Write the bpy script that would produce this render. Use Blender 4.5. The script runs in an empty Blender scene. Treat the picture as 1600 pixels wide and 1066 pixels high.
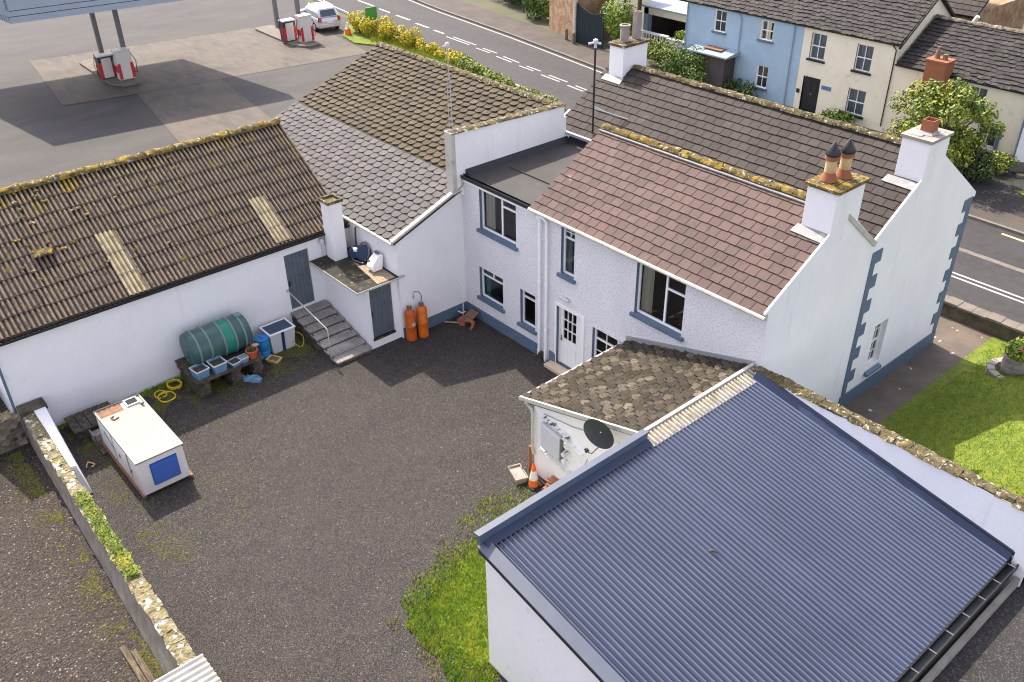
import bpy, math, random
from mathutils import Vector, Matrix, noise
R = math.radians
sc = bpy.context.scene
# ---------------------------------------------------------------- camera, sky, sun, exposure
cd = bpy.data.cameras.new('camera'); cam = bpy.data.objects.new('camera', cd)
sc.collection.objects.link(cam); sc.camera = cam
CR = Vector((0.653848,0.756524,-0.012365)); CU = Vector((-0.401952,0.361152,0.84143)); CF = Vector((-0.641028,0.545197,-0.540225))
m = Matrix((( CR.x, CU.x, -CF.x, 22.7965), (CR.y, CU.y, -CF.y, -17.2684), (CR.z, CU.z, -CF.z, 17.0000), (0, 0, 0, 1)))
cam.matrix_world = m
cd.sensor_width = 36; cd.lens = 32.065; cd.clip_start = .1; cd.clip_end = 600
SUN = Vector((.81, -.13, -1)).normalized()           # direction the light travels
w = bpy.data.worlds.new('World'); sc.world = w; w.use_nodes = True
nt = w.node_tree; bg = nt.nodes['Background']
sk = nt.nodes.new('ShaderNodeTexSky'); sk.sky_type = 'NISHITA'; sk.sun_disc = False
sk.sun_elevation = math.asin(-SUN.z); sk.sun_rotation = math.atan2(-SUN.x, -SUN.y)
sk.air_density = 1.0; sk.dust_density = 2.2; sk.ozone_density = 1.0
hs = nt.nodes.new('ShaderNodeHueSaturation'); hs.inputs['Saturation'].default_value = .42
nt.links.new(sk.outputs[0], hs.inputs['Color']); tn = nt.nodes.new('ShaderNodeMix'); tn.data_type = 'RGBA'; tn.blend_type = 'MULTIPLY'; tn.inputs[0].default_value = 1; tn.inputs[7].default_value = (1.04, .975, 1.03, 1)
nt.links.new(hs.outputs[0], tn.inputs[6]); nt.links.new(tn.outputs[2], bg.inputs[0]); bg.inputs[1].default_value = .15
ld = bpy.data.lights.new('sun', 'SUN'); ld.energy = 3.0; ld.angle = R(.5); ld.color = (1, .91, .77)
lo = bpy.data.objects.new('sun', ld); sc.collection.objects.link(lo)
lo.rotation_euler = SUN.to_track_quat('-Z', 'Y').to_euler(); lo.location = (0, 0, 30)
sc.view_settings.view_transform = 'Standard'; sc.view_settings.look = 'None'
sc.view_settings.exposure = 1.52; sc.view_settings.gamma = 1
sc.render.engine = 'CYCLES'; sc.cycles.filter_width = 1.1
LAWNH = 2.0                                            # how far the lawn rises from the path
# ---------------------------------------------------------------- materials
TONE = {'tarred_gravel_yard': .86, 'brown_leafy_gravel': .84, 'forecourt_concrete': .80, 'pale_new_concrete': .78, 'road_asphalt': .80, 'pavement_concrete': .85,
        'pink_concrete_tile': .88, 'grey_slate': .82, 'mossy_brown_slate': .88, 'weathered_stone_slate': .88, 'blue_grey_steel': .82, 'pale_blue_steel_flashing': .8,
        'white_generator_paint': .72, 'grey_roofing_felt': .6, 'kerb_stone': .8, 'grey_brown_concrete_tile': .9}      # how dark each stands in this place
def mat(name, base, rough=.85, noise=None, spots=(), bump=(), tid=0, metal=0, spec=.4, tidcol=None):
    """base colour, an optional second colour by noise, spots laid over it, bumps"""
    k_ = TONE.get(name, 1); dim = lambda c: tuple(v*k_ for v in c)
    base = dim(base); tidcol = dim(tidcol) if tidcol else None
    if noise: noise = [(q[0], dim(q[1])) + tuple(q[2:]) for q in (noise if isinstance(noise, list) else [noise])]
    spots = [tuple(q[:4]) + (dim(q[4]),) + tuple(q[5:]) for q in spots]
    M = bpy.data.materials.new(name); M.use_nodes = True; N = M.node_tree; L = N.links
    P = N.nodes['Principled BSDF']; P.inputs['Roughness'].default_value = rough
    P.inputs['Metallic'].default_value = metal; P.inputs['Specular IOR Level'].default_value = spec
    tc = N.nodes.new('ShaderNodeTexCoord')
    def tex(kind, scale, detail=4, stretch=None):
        src = tc.outputs['Object']
        if stretch:
            mp = N.nodes.new('ShaderNodeMapping'); mp.inputs['Scale'].default_value = stretch
            L.new(src, mp.inputs[0]); src = mp.outputs[0]
        if kind == 'n':
            t = N.nodes.new('ShaderNodeTexNoise'); t.inputs['Scale'].default_value = scale
            t.inputs['Detail'].default_value = detail; t.inputs['Roughness'].default_value = .6; o = t.outputs[0]
        elif kind == 'v':
            t = N.nodes.new('ShaderNodeTexVoronoi'); t.inputs['Scale'].default_value = scale; o = t.outputs['Distance']
        elif kind == 'c':                                   # a random grey per cell
            t = N.nodes.new('ShaderNodeTexVoronoi'); t.inputs['Scale'].default_value = scale
            s = N.nodes.new('ShaderNodeSeparateColor'); L.new(t.outputs['Color'], s.inputs[0]); o = s.outputs[0]
        L.new(src, t.inputs['Vector']); return o
    def ramp(o, lo, hi):
        r = N.nodes.new('ShaderNodeMapRange'); r.inputs[1].default_value = lo; r.inputs[2].default_value = hi
        L.new(o, r.inputs[0]); return r.outputs[0]
    def mix(a, b, f, mode='MIX'):
        x = N.nodes.new('ShaderNodeMix'); x.data_type = 'RGBA'; x.blend_type = mode
        for s, v in ((x.inputs[6], a), (x.inputs[7], b)):
            if isinstance(v, tuple): s.default_value = v if len(v) == 4 else v + (1,)
            else: L.new(v, s)
        if isinstance(f, (int, float)): x.inputs[0].default_value = f
        else: L.new(f, x.inputs[0])
        return x.outputs[2]
    col = base
    if noise:
        for nz in (noise if isinstance(noise, list) else [noise]):
            sc_, c2, lo_, hi_ = nz[:4]
            col = mix(col, c2, ramp(tex('n', sc_, 5, nz[4] if len(nz) > 4 else None), lo_, hi_))
    if tid:
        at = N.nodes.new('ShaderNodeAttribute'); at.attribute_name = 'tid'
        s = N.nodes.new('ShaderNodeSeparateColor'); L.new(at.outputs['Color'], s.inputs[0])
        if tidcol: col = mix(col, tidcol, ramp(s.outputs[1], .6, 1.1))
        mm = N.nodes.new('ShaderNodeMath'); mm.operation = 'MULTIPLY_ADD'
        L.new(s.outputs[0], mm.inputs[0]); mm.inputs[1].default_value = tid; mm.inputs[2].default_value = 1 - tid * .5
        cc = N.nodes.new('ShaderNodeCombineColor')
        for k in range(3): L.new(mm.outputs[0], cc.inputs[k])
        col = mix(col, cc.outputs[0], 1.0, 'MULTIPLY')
    for s in spots:
        kind, scl, lo_, hi_, c2 = s[:5]
        col = mix(col, c2, ramp(tex(kind, scl, 6, s[5] if len(s) > 5 else None), lo_, hi_))
    if isinstance(col, tuple): P.inputs['Base Color'].default_value = col + (1,)
    else: L.new(col, P.inputs['Base Color'])
    prev = None
    for b in bump:
        kind, scl, st, dist = b[:4]
        bn = N.nodes.new('ShaderNodeBump'); bn.inputs['Strength'].default_value = st; bn.inputs['Distance'].default_value = dist
        L.new(tex(kind, scl, 4, b[4] if len(b) > 4 else None), bn.inputs['Height'])
        if prev: L.new(prev, bn.inputs['Normal'])
        prev = bn.outputs[0]
    if prev: L.new(prev, P.inputs['Normal'])
    return M
def glassmat(name, tint=(.02, .03, .035), refl=.25):
    M = bpy.data.materials.new(name); M.use_nodes = True; N = M.node_tree; L = N.links
    N.nodes.remove(N.nodes['Principled BSDF']); out = N.nodes['Material Output']
    t = N.nodes.new('ShaderNodeBsdfTransparent'); t.inputs[0].default_value = (.75, .8, .8, 1)
    g = N.nodes.new('ShaderNodeBsdfGlossy'); g.inputs['Roughness'].default_value = .03
    f = N.nodes.new('ShaderNodeFresnel'); f.inputs[0].default_value = 1.6
    x = N.nodes.new('ShaderNodeMixShader')
    L.new(f.outputs[0], x.inputs[0]); L.new(t.outputs[0], x.inputs[1]); L.new(g.outputs[0], x.inputs[2]); L.new(x.outputs[0], out.inputs[0])
    return M
MOSS = (.16, .14, .025); LICH = (.42, .40, .34)
WH = (.78, .78, .785)
mt = dict(
 smooth_white=mat('painted_render', WH, .75, [(.6, (.72, .72, .73), .4, .7), (5, (.745, .745, .75), .45, .75), (1.1, (.62, .615, .60), .60, .85, (3, 3, .3)), (2.5, (.60, .59, .57), .66, .85, (1, 1, .5))], bump=[('n', 9, .25, .03), ('n', 60, .15, .01)]),
 rough_white=mat('roughcast_render', (.78, .78, .79), .8, [(1.0, (.72, .72, .74), .4, .7), (17, (.60, .605, .64), .5, .62)], bump=[('n', 26, 1, .05)]),
 shed_white=mat('painted_block', (.76, .75, .73), .8, [(.5, (.69, .67, .64), .45, .8)], spots=[('n', 3, .62, .8, (.5, .48, .44))], bump=[('n', 7, .3, .03), ('n', 50, .3, .01)]),
 cream=mat('cream_render', (.75, .70, .54), .85, [(.7, (.68, .62, .47), .4, .7), (2.5, (.7, .65, .50), .4, .7)], spots=[('n', 1.1, .6, .78, (.42, .38, .28))], bump=[('n', 20, .3, .02)]),
 blue_render=mat('blue_render', (.33, .45, .54), .85, [(1.5, (.29, .40, .49), .35, .7)], bump=[('n', 25, .5, .03)]),
 slate_paint=mat('slate_blue_paint', (.105, .15, .21), .6, [(6, (.08, .12, .17), .4, .7)]),
 grey_door=mat('grey_painted_boards', (.095, .115, .14), .6, [(3, (.075, .09, .11), .4, .7)], bump=[]),
 white_paint=mat('white_gloss_paint', (.80, .80, .79), .35, [(4, (.70, .70, .68), .5, .8)]),
 upvc=mat('white_plastic', (.82, .82, .83), .3),
 dirty_white=mat('weathered_white_trim', (.46, .44, .39), .6, [(5, (.28, .26, .20), .5, .75)]),
 black=mat('black_gutter', (.015, .016, .018), .4),
 dark=mat('dark_recess', (.02, .02, .022), .9),
 interior=mat('dim_interior', (.07, .06, .055), .9),
 glass=glassmat('window_glass'),
 curtain=mat('cream_curtain', (.62, .56, .46), .9, bump=[('n', 12, .3, .02, (1, 1, .1))]),
 net=mat('net_curtain', (.42, .44, .48), .9, [(8, (.25, .27, .31), .4, .7, (1, 1, .1))]),
 teal=mat('teal_curtain', (.02, .28, .22), .8),
 pinktile=mat('pink_concrete_tile', (.112, .072, .062), .85, [(1.2, (.088, .058, .051), .4, .7)], tid=.3,
    spots=[('n', 4.2, .57, .70, (.075, .055, .048)), ('n', 9, .64, .8, (.20, .155, .135)), ('n', 1.4, .67, .74, (.22, .175, .14))], bump=[('n', 50, .3, .01)]),
 greytile=mat('grey_brown_concrete_tile', (.042, .033, .028), .85, [(.8, (.052, .041, .035), .4, .65)], tid=.35,
    spots=[('n', 4, .60, .74, (.028, .023, .02)), ('n', 9, .68, .8, (.13, .11, .092)), ('n', 1.7, .64, .74, (.09, .07, .055))], bump=[('n', 50, .3, .01)]),
 slatebrown=mat('mossy_brown_slate', (.092, .068, .046), .9, [(2, (.056, .042, .027), .4, .7)], tid=.5,
    spots=[('n', 7, .52, .62, (.075, .06, .03)), ('n', 3, .6, .72, (.13, .11, .03)), ('n', 14, .64, .76, (.30, .255, .20)), ('n', 22, .6, .68, (.05, .04, .02))], bump=[('n', 40, .6, .02)]),
 slategrey=mat('grey_slate', (.092, .085, .085), .8, [(2, (.07, .065, .064), .4, .7)], tid=.35,
    spots=[('n', 6, .66, .78, (.12, .11, .09)), ('n', 12, .66, .8, (.26, .245, .22))], bump=[('n', 40, .4, .01)]),
 slatelean=mat('weathered_stone_slate', (.064, .051, .037), .9, [(3, (.038, .030, .021), .42, .6)], tid=.6, tidcol=(.17, .14, .105),
    spots=[('n', 13, .54, .62, (.04, .032, .02)), ('n', 4, .58, .74, (.06, .05, .02)), ('n', 20, .66, .72, (.30, .26, .21))], bump=[('n', 40, .7, .02)]),
 slatedark=mat('dark_slate', (.022, .019, .018), .8, [(2, (.034, .029, .027), .4, .7)], tid=.8,
    spots=[('n', 7, .62, .70, (.16, .13, .10)), ('n', 2.5, .66, .78, (.03, .027, .025))], bump=[('n', 40, .4, .01)]),
 under=mat('tile_gaps_and_moss', (.035, .03, .018), .95, [(8, (.08, .07, .015), .5, .7)]),
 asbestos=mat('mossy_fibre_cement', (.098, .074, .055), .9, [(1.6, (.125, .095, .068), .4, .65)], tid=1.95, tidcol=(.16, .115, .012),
    spots=[('n', 7, .5, .66, (.045, .038, .03)), ('n', 2.2, .60, .70, (.14, .11, .018)), ('n', 14, .66, .78, (.38, .34, .28))], bump=[('n', 40, .7, .02)]),
 rooflight=mat('pale_fibreglass_sheet', (.30, .255, .165), .6, [(4, (.20, .165, .09), .42, .66)], tid=1.1, spots=[('n', 9, .58, .72, (.09, .07, .035))]),
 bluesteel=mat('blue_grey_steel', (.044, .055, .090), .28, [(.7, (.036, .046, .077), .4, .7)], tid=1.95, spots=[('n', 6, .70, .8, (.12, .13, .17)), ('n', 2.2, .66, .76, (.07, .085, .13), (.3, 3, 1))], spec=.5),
 bluetrim=mat('blue_grey_steel_trim', (.08, .12, .17), .4, [(3, (.06, .095, .14), .4, .7)]),
 bluedeep=mat('deep_blue_gutter', (.018, .03, .065), .4),
 moss=mat('mossy_coping', (.13, .105, .05), .95, [(6, (.06, .052, .025), .42, .6)], spots=[('n', 9, .57, .63, (.44, .41, .33)), ('n', 4, .58, .7, (.20, .135, .02)), ('n', 14, .58, .64, (.025, .022, .015))], bump=[('n', 25, 1, .05)]),
 mossridge=mat('yellow_mossy_ridge', (.15, .11, .03), .95, [(5, (.07, .06, .025), .42, .6)], spots=[('n', 8, .56, .62, (.42, .38, .30)), ('n', 4.5, .5, .62, (.27, .17, .015)), ('n', 11, .6, .66, (.03, .028, .015))], bump=[('n', 25, 1, .05)]),
 mossgreen=mat('green_moss', (.12, .15, .02), .95, [(5, (.06, .07, .015), .4, .6)], bump=[('n', 30, 1, .05)]),
 felt=mat('grey_roofing_felt', (.075, .068, .063), .75, [(1, (.055, .051, .048), .4, .7)], spots=[('n', 2.2, .62, .75, (.115, .098, .082))], bump=[('n', 30, .2, .01)]),
 blackfelt=mat('black_felt', (.02, .022, .026), .6, bump=[('n', 8, .5, .04)]),
 mossfelt=mat('mossy_felt', (.022, .02, .018), .9, [(3, (.05, .042, .028), .45, .7)], spots=[('n', 3, .56, .66, (.07, .075, .015)), ('c', 16, .98, .99, (.2, .18, .15))], bump=[('n', 30, .6, .02)]),
 bargravel=mat('pinkish_gravel_patch', (.38, .30, .20), .95, [(20, (.20, .15, .10), .4, .6)], bump=[('v', 30, .8, .02)]),
 concrete=mat('concrete', (.30, .28, .25), .9, [(2, (.22, .20, .17), .4, .7)], spots=[('n', 8, .6, .72, (.14, .12, .09))], bump=[('n', 30, .4, .02)]),
 lead=mat('lead_flashing', (.20, .20, .20), .6, [(6, (.34, .33, .31), .5, .7)]),
 terracotta=mat('terracotta', (.28, .10, .045), .8, [(6, (.22, .09, .05), .45, .7)], bump=[('n', 30, .3, .01)]),
 buffclay=mat('buff_clay', (.55, .40, .20), .8, [(6, (.40, .26, .12), .45, .7)]),
 potgrey=mat('grey_clay_pot', (.32, .27, .25), .85, [(4, (.22, .18, .16), .4, .7)]),
 wood=mat('grey_weathered_boards', (.26, .24, .22), .85, [(6, (.17, .155, .14), .4, .65, (.3, 4, 1)), (2, (.33, .31, .28), .5, .7)], bump=[('n', 12, .5, .02, (.5, 6, 1))]),
 darkwood=mat('dark_rotting_wood', (.055, .045, .035), .95, [(6, (.12, .10, .075), .45, .65)], bump=[('n', 20, 1, .03)]),
 galv=mat('galvanised_steel', (.48, .50, .50), .45, metal=.6),
 dishgrey=mat('dark_grey_dish_paint', (.035, .04, .048), .45),
 oldwhite=mat('weathered_white_sheet', (.36, .35, .32), .6, [(3, (.45, .44, .40), .45, .7)]),
 gate=mat('dark_teal_gate_boards', (.012, .022, .027), .7),
 flash=mat('dirty_cream_sheet', (.30, .265, .20), .7, [(5, (.17, .145, .10), .42, .65)], tid=1.2, spots=[('n', 9, .6, .7, (.42, .39, .32))]),
 oldplank=mat('damp_brown_planks', (.10, .07, .045), .9, [(4, (.16, .12, .08), .42, .65), (9, (.05, .04, .03), .45, .6, (.4, 3, 1))], bump=[('n', 20, .8, .03)]),
 bluesheet=mat('pale_blue_steel_flashing', (.105, .12, .158), .35, [(1.5, (.085, .10, .135), .4, .7)]),
 path=mat('worn_path_concrete', (.125, .10, .078), .9, [(1.2, (.09, .072, .058), .4, .65)], spots=[('n', 5, .62, .74, (.05, .042, .03)), ('c', 9, .985, .99, (.4, .38, .34))], bump=[('n', 25, .4, .02)]),
 strawblade=mat('dry_grass_blades', (.36, .30, .09), .85, [(3, (.22, .24, .04), .4, .65)], tid=.6),
 steelgrey=mat('grey_steel', (.16, .17, .18), .5, metal=.3),
 blacksteel=mat('black_steel', (.018, .018, .02), .4),
 oilgreen=mat('dark_green_tank_plastic', (.035, .085, .075), .38, [(3, (.05, .105, .10), .4, .7)]),
 tankband=mat('pale_green_grey_rib', (.13, .20, .20), .5),
 tankpatch=mat('bright_green_faded_patch', (.01, .17, .12), .4),
 orange=mat('orange_gas_bottle_paint', (.50, .095, .012), .45, [(5, (.33, .06, .01), .45, .75)], spots=[('n', 9, .68, .8, (.55, .25, .08))]),
 brightorange=mat('bright_orange_gas_bottle_paint', (.62, .15, .012), .45, [(5, (.42, .08, .01), .45, .75)]),
 bluecrate=mat('blue_plastic', (.13, .24, .38), .5, [(5, (.09, .17, .28), .5, .7)]),
 brightblue=mat('bright_blue_plastic', (.02, .16, .52), .35, [(2, (.01, .22, .30), .4, .7)]),
 bluevent=mat('blue_louvre_paint', (.01, .075, .34), .45, [(4, (.008, .06, .25), .4, .7)]),
 genwhite=mat('white_generator_paint', (.29, .28, .26), .6, [(2.5, (.26, .25, .23), .45, .75)], spots=[('n', 5, .68, .8, (.5, .45, .38))]),
 genside=mat('soiled_generator_paint', (.66, .63, .60), .45, [(1.8, (.58, .55, .52), .42, .75)], spots=[('n', 6, .66, .78, (.36, .28, .2))]),
 rustbrown=mat('rusty_brown', (.16, .085, .05), .8, [(6, (.24, .13, .07), .4, .65)]),
 yellow=mat('yellow_hose', (.60, .44, .02), .45),
 greyplastic=mat('pale_grey_plastic', (.50, .51, .53), .45),
 navyplastic=mat('navy_plastic', (.02, .045, .09), .3),
 soil=mat('potting_soil', (.04, .035, .025), .95, [(14, (.10, .11, .03), .5, .65)]),
 gravel=mat('tarred_gravel_yard', (.031, .027, .0245), .9, [(.35, (.041, .035, .032), .38, .62), (1.3, (.023, .020, .019), .45, .75), (.5, (.016, .015, .016), .54, .74, (1, .35, 1))],
    spots=[('c', 46, .35, 1.3, (.15, .13, .113)), ('c', 54, .50, 1.1, (.007, .006, .006)), ('n', 16, .58, .75, (.075, .065, .057)), ('c', 34, .99, .995, (.18, .165, .15)), ('n', 1.1, .66, .84, (.07, .064, .03))], bump=[('v', 40, 1.0, .02), ('n', 9, .5, .04)]),
 lotgravel=mat('brown_leafy_gravel', (.028, .022, .018), .95, [(.6, (.046, .036, .028), .4, .65), (2, (.028, .023, .02), .45, .7)],
    spots=[('c', 36, .45, 1.2, (.12, .092, .072)), ('c', 29, .65, 1.1, (.012, .011, .01)), ('n', 1.8, .66, .80, (.16, .095, .055)), ('c', 30, .97, .98, (.24, .20, .165))], bump=[('v', 15, 1.0, .03), ('n', 7, .7, .05)]),
 tarmac=mat('dark_tarmac_shade_toned', (.018, .017, .018), .9, [(1, (.028, .026, .025), .4, .7)], spots=[('c', 40, .7, 1.2, (.12, .11, .10)), ('n', 3, .66, .74, (.12, .10, .05))], bump=[('v', 40, .6, .01)]),  # darkened so the raised side ground carries its shade; parking area shares it
 road=mat('road_asphalt', (.044, .041, .041), .85, [(.35, (.03, .028, .028), .4, .65, (.3, 1.6, 1)), (2.5, (.053, .049, .048), .4, .7)], bump=[('n', 40, .2, .01)]),
 pavement=mat('pavement_concrete', (.088, .071, .058), .9, [(.7, (.06, .05, .042), .4, .65)], spots=[('n', 3, .6, .72, (.09, .078, .06))], bump=[('n', 20, .3, .02)]),
 kerb=mat('kerb_stone', (.20, .175, .145), .9, [(3, (.14, .12, .095), .4, .7)]),
 forecourt=mat('forecourt_concrete', (.051, .047, .043), .85, [(.12, (.036, .035, .035), .4, .6), (.5, (.072, .065, .058), .45, .7, (1, .35, 1)), (2.2, (.052, .048, .045), .45, .75, (.4, 1, 1))], spots=[('n', .8, .60, .8, (.045, .043, .042)), ('n', 2.5, .68, .8, (.16, .148, .135))], bump=[('n', 15, .2, .02)]),
 slabpale=mat('pale_new_concrete', (.112, .093, .072), .85, [(.4, (.068, .058, .048), .4, .65), (2, (.13, .11, .086), .45, .7, (.3, 1, 1))], spots=[('n', 1.5, .62, .78, (.08, .07, .06))]),
 slabdark=mat('stained_concrete', (.185, .165, .15), .8, [(.35, (.23, .205, .18), .4, .65, (.3, 1.3, 1)), (1.5, (.15, .135, .125), .45, .7)], spots=[('n', 1.2, .68, .78, (.28, .26, .23))]),
 joint=mat('joint_sealant', (.10, .08, .065), .9),
 roadpaint=mat('white_road_paint', (.36, .345, .32), .8, [(4, (.5, .48, .45), .55, .75)]),
 yellowpaint=mat('yellow_road_paint', (.62, .47, .22), .8, [(3, (.40, .32, .20), .5, .7)]),
 lawn=mat('lawn_base', (.12, .16, .015), .95, [(1.2, (.17, .20, .02), .4, .65), (5, (.07, .11, .012), .45, .7)], bump=[('n', 30, .8, .04)]),
 grass=mat('grass_blades', (.20, .31, .015), .8, [(1.4, (.33, .38, .02), .42, .68), (4, (.10, .20, .012), .45, .7)], tid=.6),
 field=mat('rough_ground', (.07, .075, .035), .95, [(.3, (.10, .09, .06), .4, .65)]),
 mossbits=mat('ground_moss', (.075, .085, .015), .95, [(2, (.12, .10, .02), .4, .65)], tid=.6),
 leafgreen=mat('leaves_mid_green', (.065, .12, .015), .6, [(1.5, (.12, .17, .02), .4, .65)], tid=.9),
 leafbright=mat('leaves_bright_green', (.14, .24, .02), .6, [(1.5, (.24, .32, .03), .4, .65)], tid=.9),
 leafyellow=mat('leaves_yellow_green', (.13, .185, .018), .6, [(1.2, (.28, .27, .025), .45, .66), (2, (.09, .14, .015), .5, .7)], tid=.9),
 leafdark=mat('leaves_dark_green', (.03, .055, .012), .6, [(1.5, (.06, .09, .015), .4, .65)], tid=.9),
 strawgrass=mat('yellow_verge_grass', (.34, .34, .03), .8, [(.8, (.20, .30, .025), .42, .62)], tid=.7),
 flowers=mat('yellow_flowering_shrub', (.50, .40, .02), .7, [(1.1, (.24, .26, .02), .42, .62)], tid=.7, spots=[('n', 2.3, .68, .74, (.50, .16, .05))]),
 redleaf=mat('reddish_leaves', (.35, .10, .05), .7, [(2, (.20, .18, .03), .45, .6)], tid=.6),
 bark=mat('bark', (.09, .07, .05), .95, bump=[('n', 15, 1, .03)]),
 stone=mat('rubble_stone', (.13, .11, .085), .95, [(2, (.20, .165, .12), .4, .65)], spots=[('c', 5, .7, 1.0, (.28, .24, .18)), ('c', 7, .75, 1.0, (.05, .045, .03)), ('n', 5, .62, .7, (.05, .06, .02))], bump=[('v', 5, 1, .08), ('n', 20, .6, .03)]),
 brownrender=mat('crumbling_brown_render', (.26, .155, .085), .95, [(2, (.38, .26, .16), .42, .6)], spots=[('n', 5, .6, .68, (.12, .07, .045)), ('n', 3, .68, .74, (.55, .48, .38))], bump=[('n', 12, 1, .05)]),
 copestone=mat('rough_stone_coping', (.25, .21, .13), .95, [(5, (.13, .115, .05), .42, .62)], spots=[('c', 10, .78, .9, (.6, .56, .48)), ('n', 3, .56, .66, (.17, .16, .03)), ('n', 12, .6, .66, (.06, .05, .03))], bump=[('v', 12, 1, .05), ('n', 20, .8, .04)]),
 wallend=mat('grey_cement_render', (.22, .195, .16), .95, [(3, (.15, .13, .10), .4, .65)], spots=[('n', 4, .64, .74, (.07, .07, .03))], bump=[('n', 14, .7, .03)]),
 retain=mat('dark_weathered_wall', (.10, .085, .06), .95, [(2.5, (.05, .045, .03), .42, .62)], bump=[('n', 10, 1, .05)]),
 canopy=mat('canopy_pale_blue_metal', (.27, .325, .39), .5, [(1, (.24, .29, .35), .4, .7)]),
 canopydark=mat('canopy_dark_joint', (.02, .03, .05), .5),
 pumpwhite=mat('pump_white_panel', (.55, .52, .48), .45), pumpred=mat('pump_red_panel', (.45, .02, .03), .4), pumpdark=mat('pump_dark_panel', (.025, .03, .035), .4),
 silver=mat('silver_car_paint', (.55, .57, .60), .25, metal=.35), carglass=mat('dark_car_glass', (.03, .045, .06), .08, spec=.8),
 rubber=mat('tyre_rubber', (.015, .015, .015), .8), tail=mat('red_tail_light', (.35, .01, .02), .25), plate=mat('number_plate', (.6, .6, .58), .5),
 greensign=mat('green_board', (.05, .22, .03), .6), conewhite=mat('worn_white_band', (.68, .66, .62), .5), coneorange=mat('cone_orange', (.75, .13, .015), .5),
 mural=mat('mural_dark_shape', (.06, .065, .10), .6, [(3, (.12, .08, .07), .4, .6)]), muralbrown=mat('mural_brown_shape', (.33, .22, .16), .7, [(5, (.5, .42, .36), .45, .6)]),
 bluesign=mat('small_blue_sign', (.08, .16, .30), .5), lid=mat('cream_lid', (.55, .45, .32), .6), cane=mat('clay_pot_red', (.40, .085, .035), .7),
 basin=mat('stone_basin', (.33, .29, .24), .9, [(8, (.20, .17, .13), .4, .65)]), yellowbasin=mat('yellow_plastic_basin', (.62, .48, .18), .5),
 brick=mat('brown_brick', (.22, .13, .08), .9, [(5, (.30, .20, .13), .4, .65)], bump=[('v', 8, .8, .04)]),
)
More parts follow.
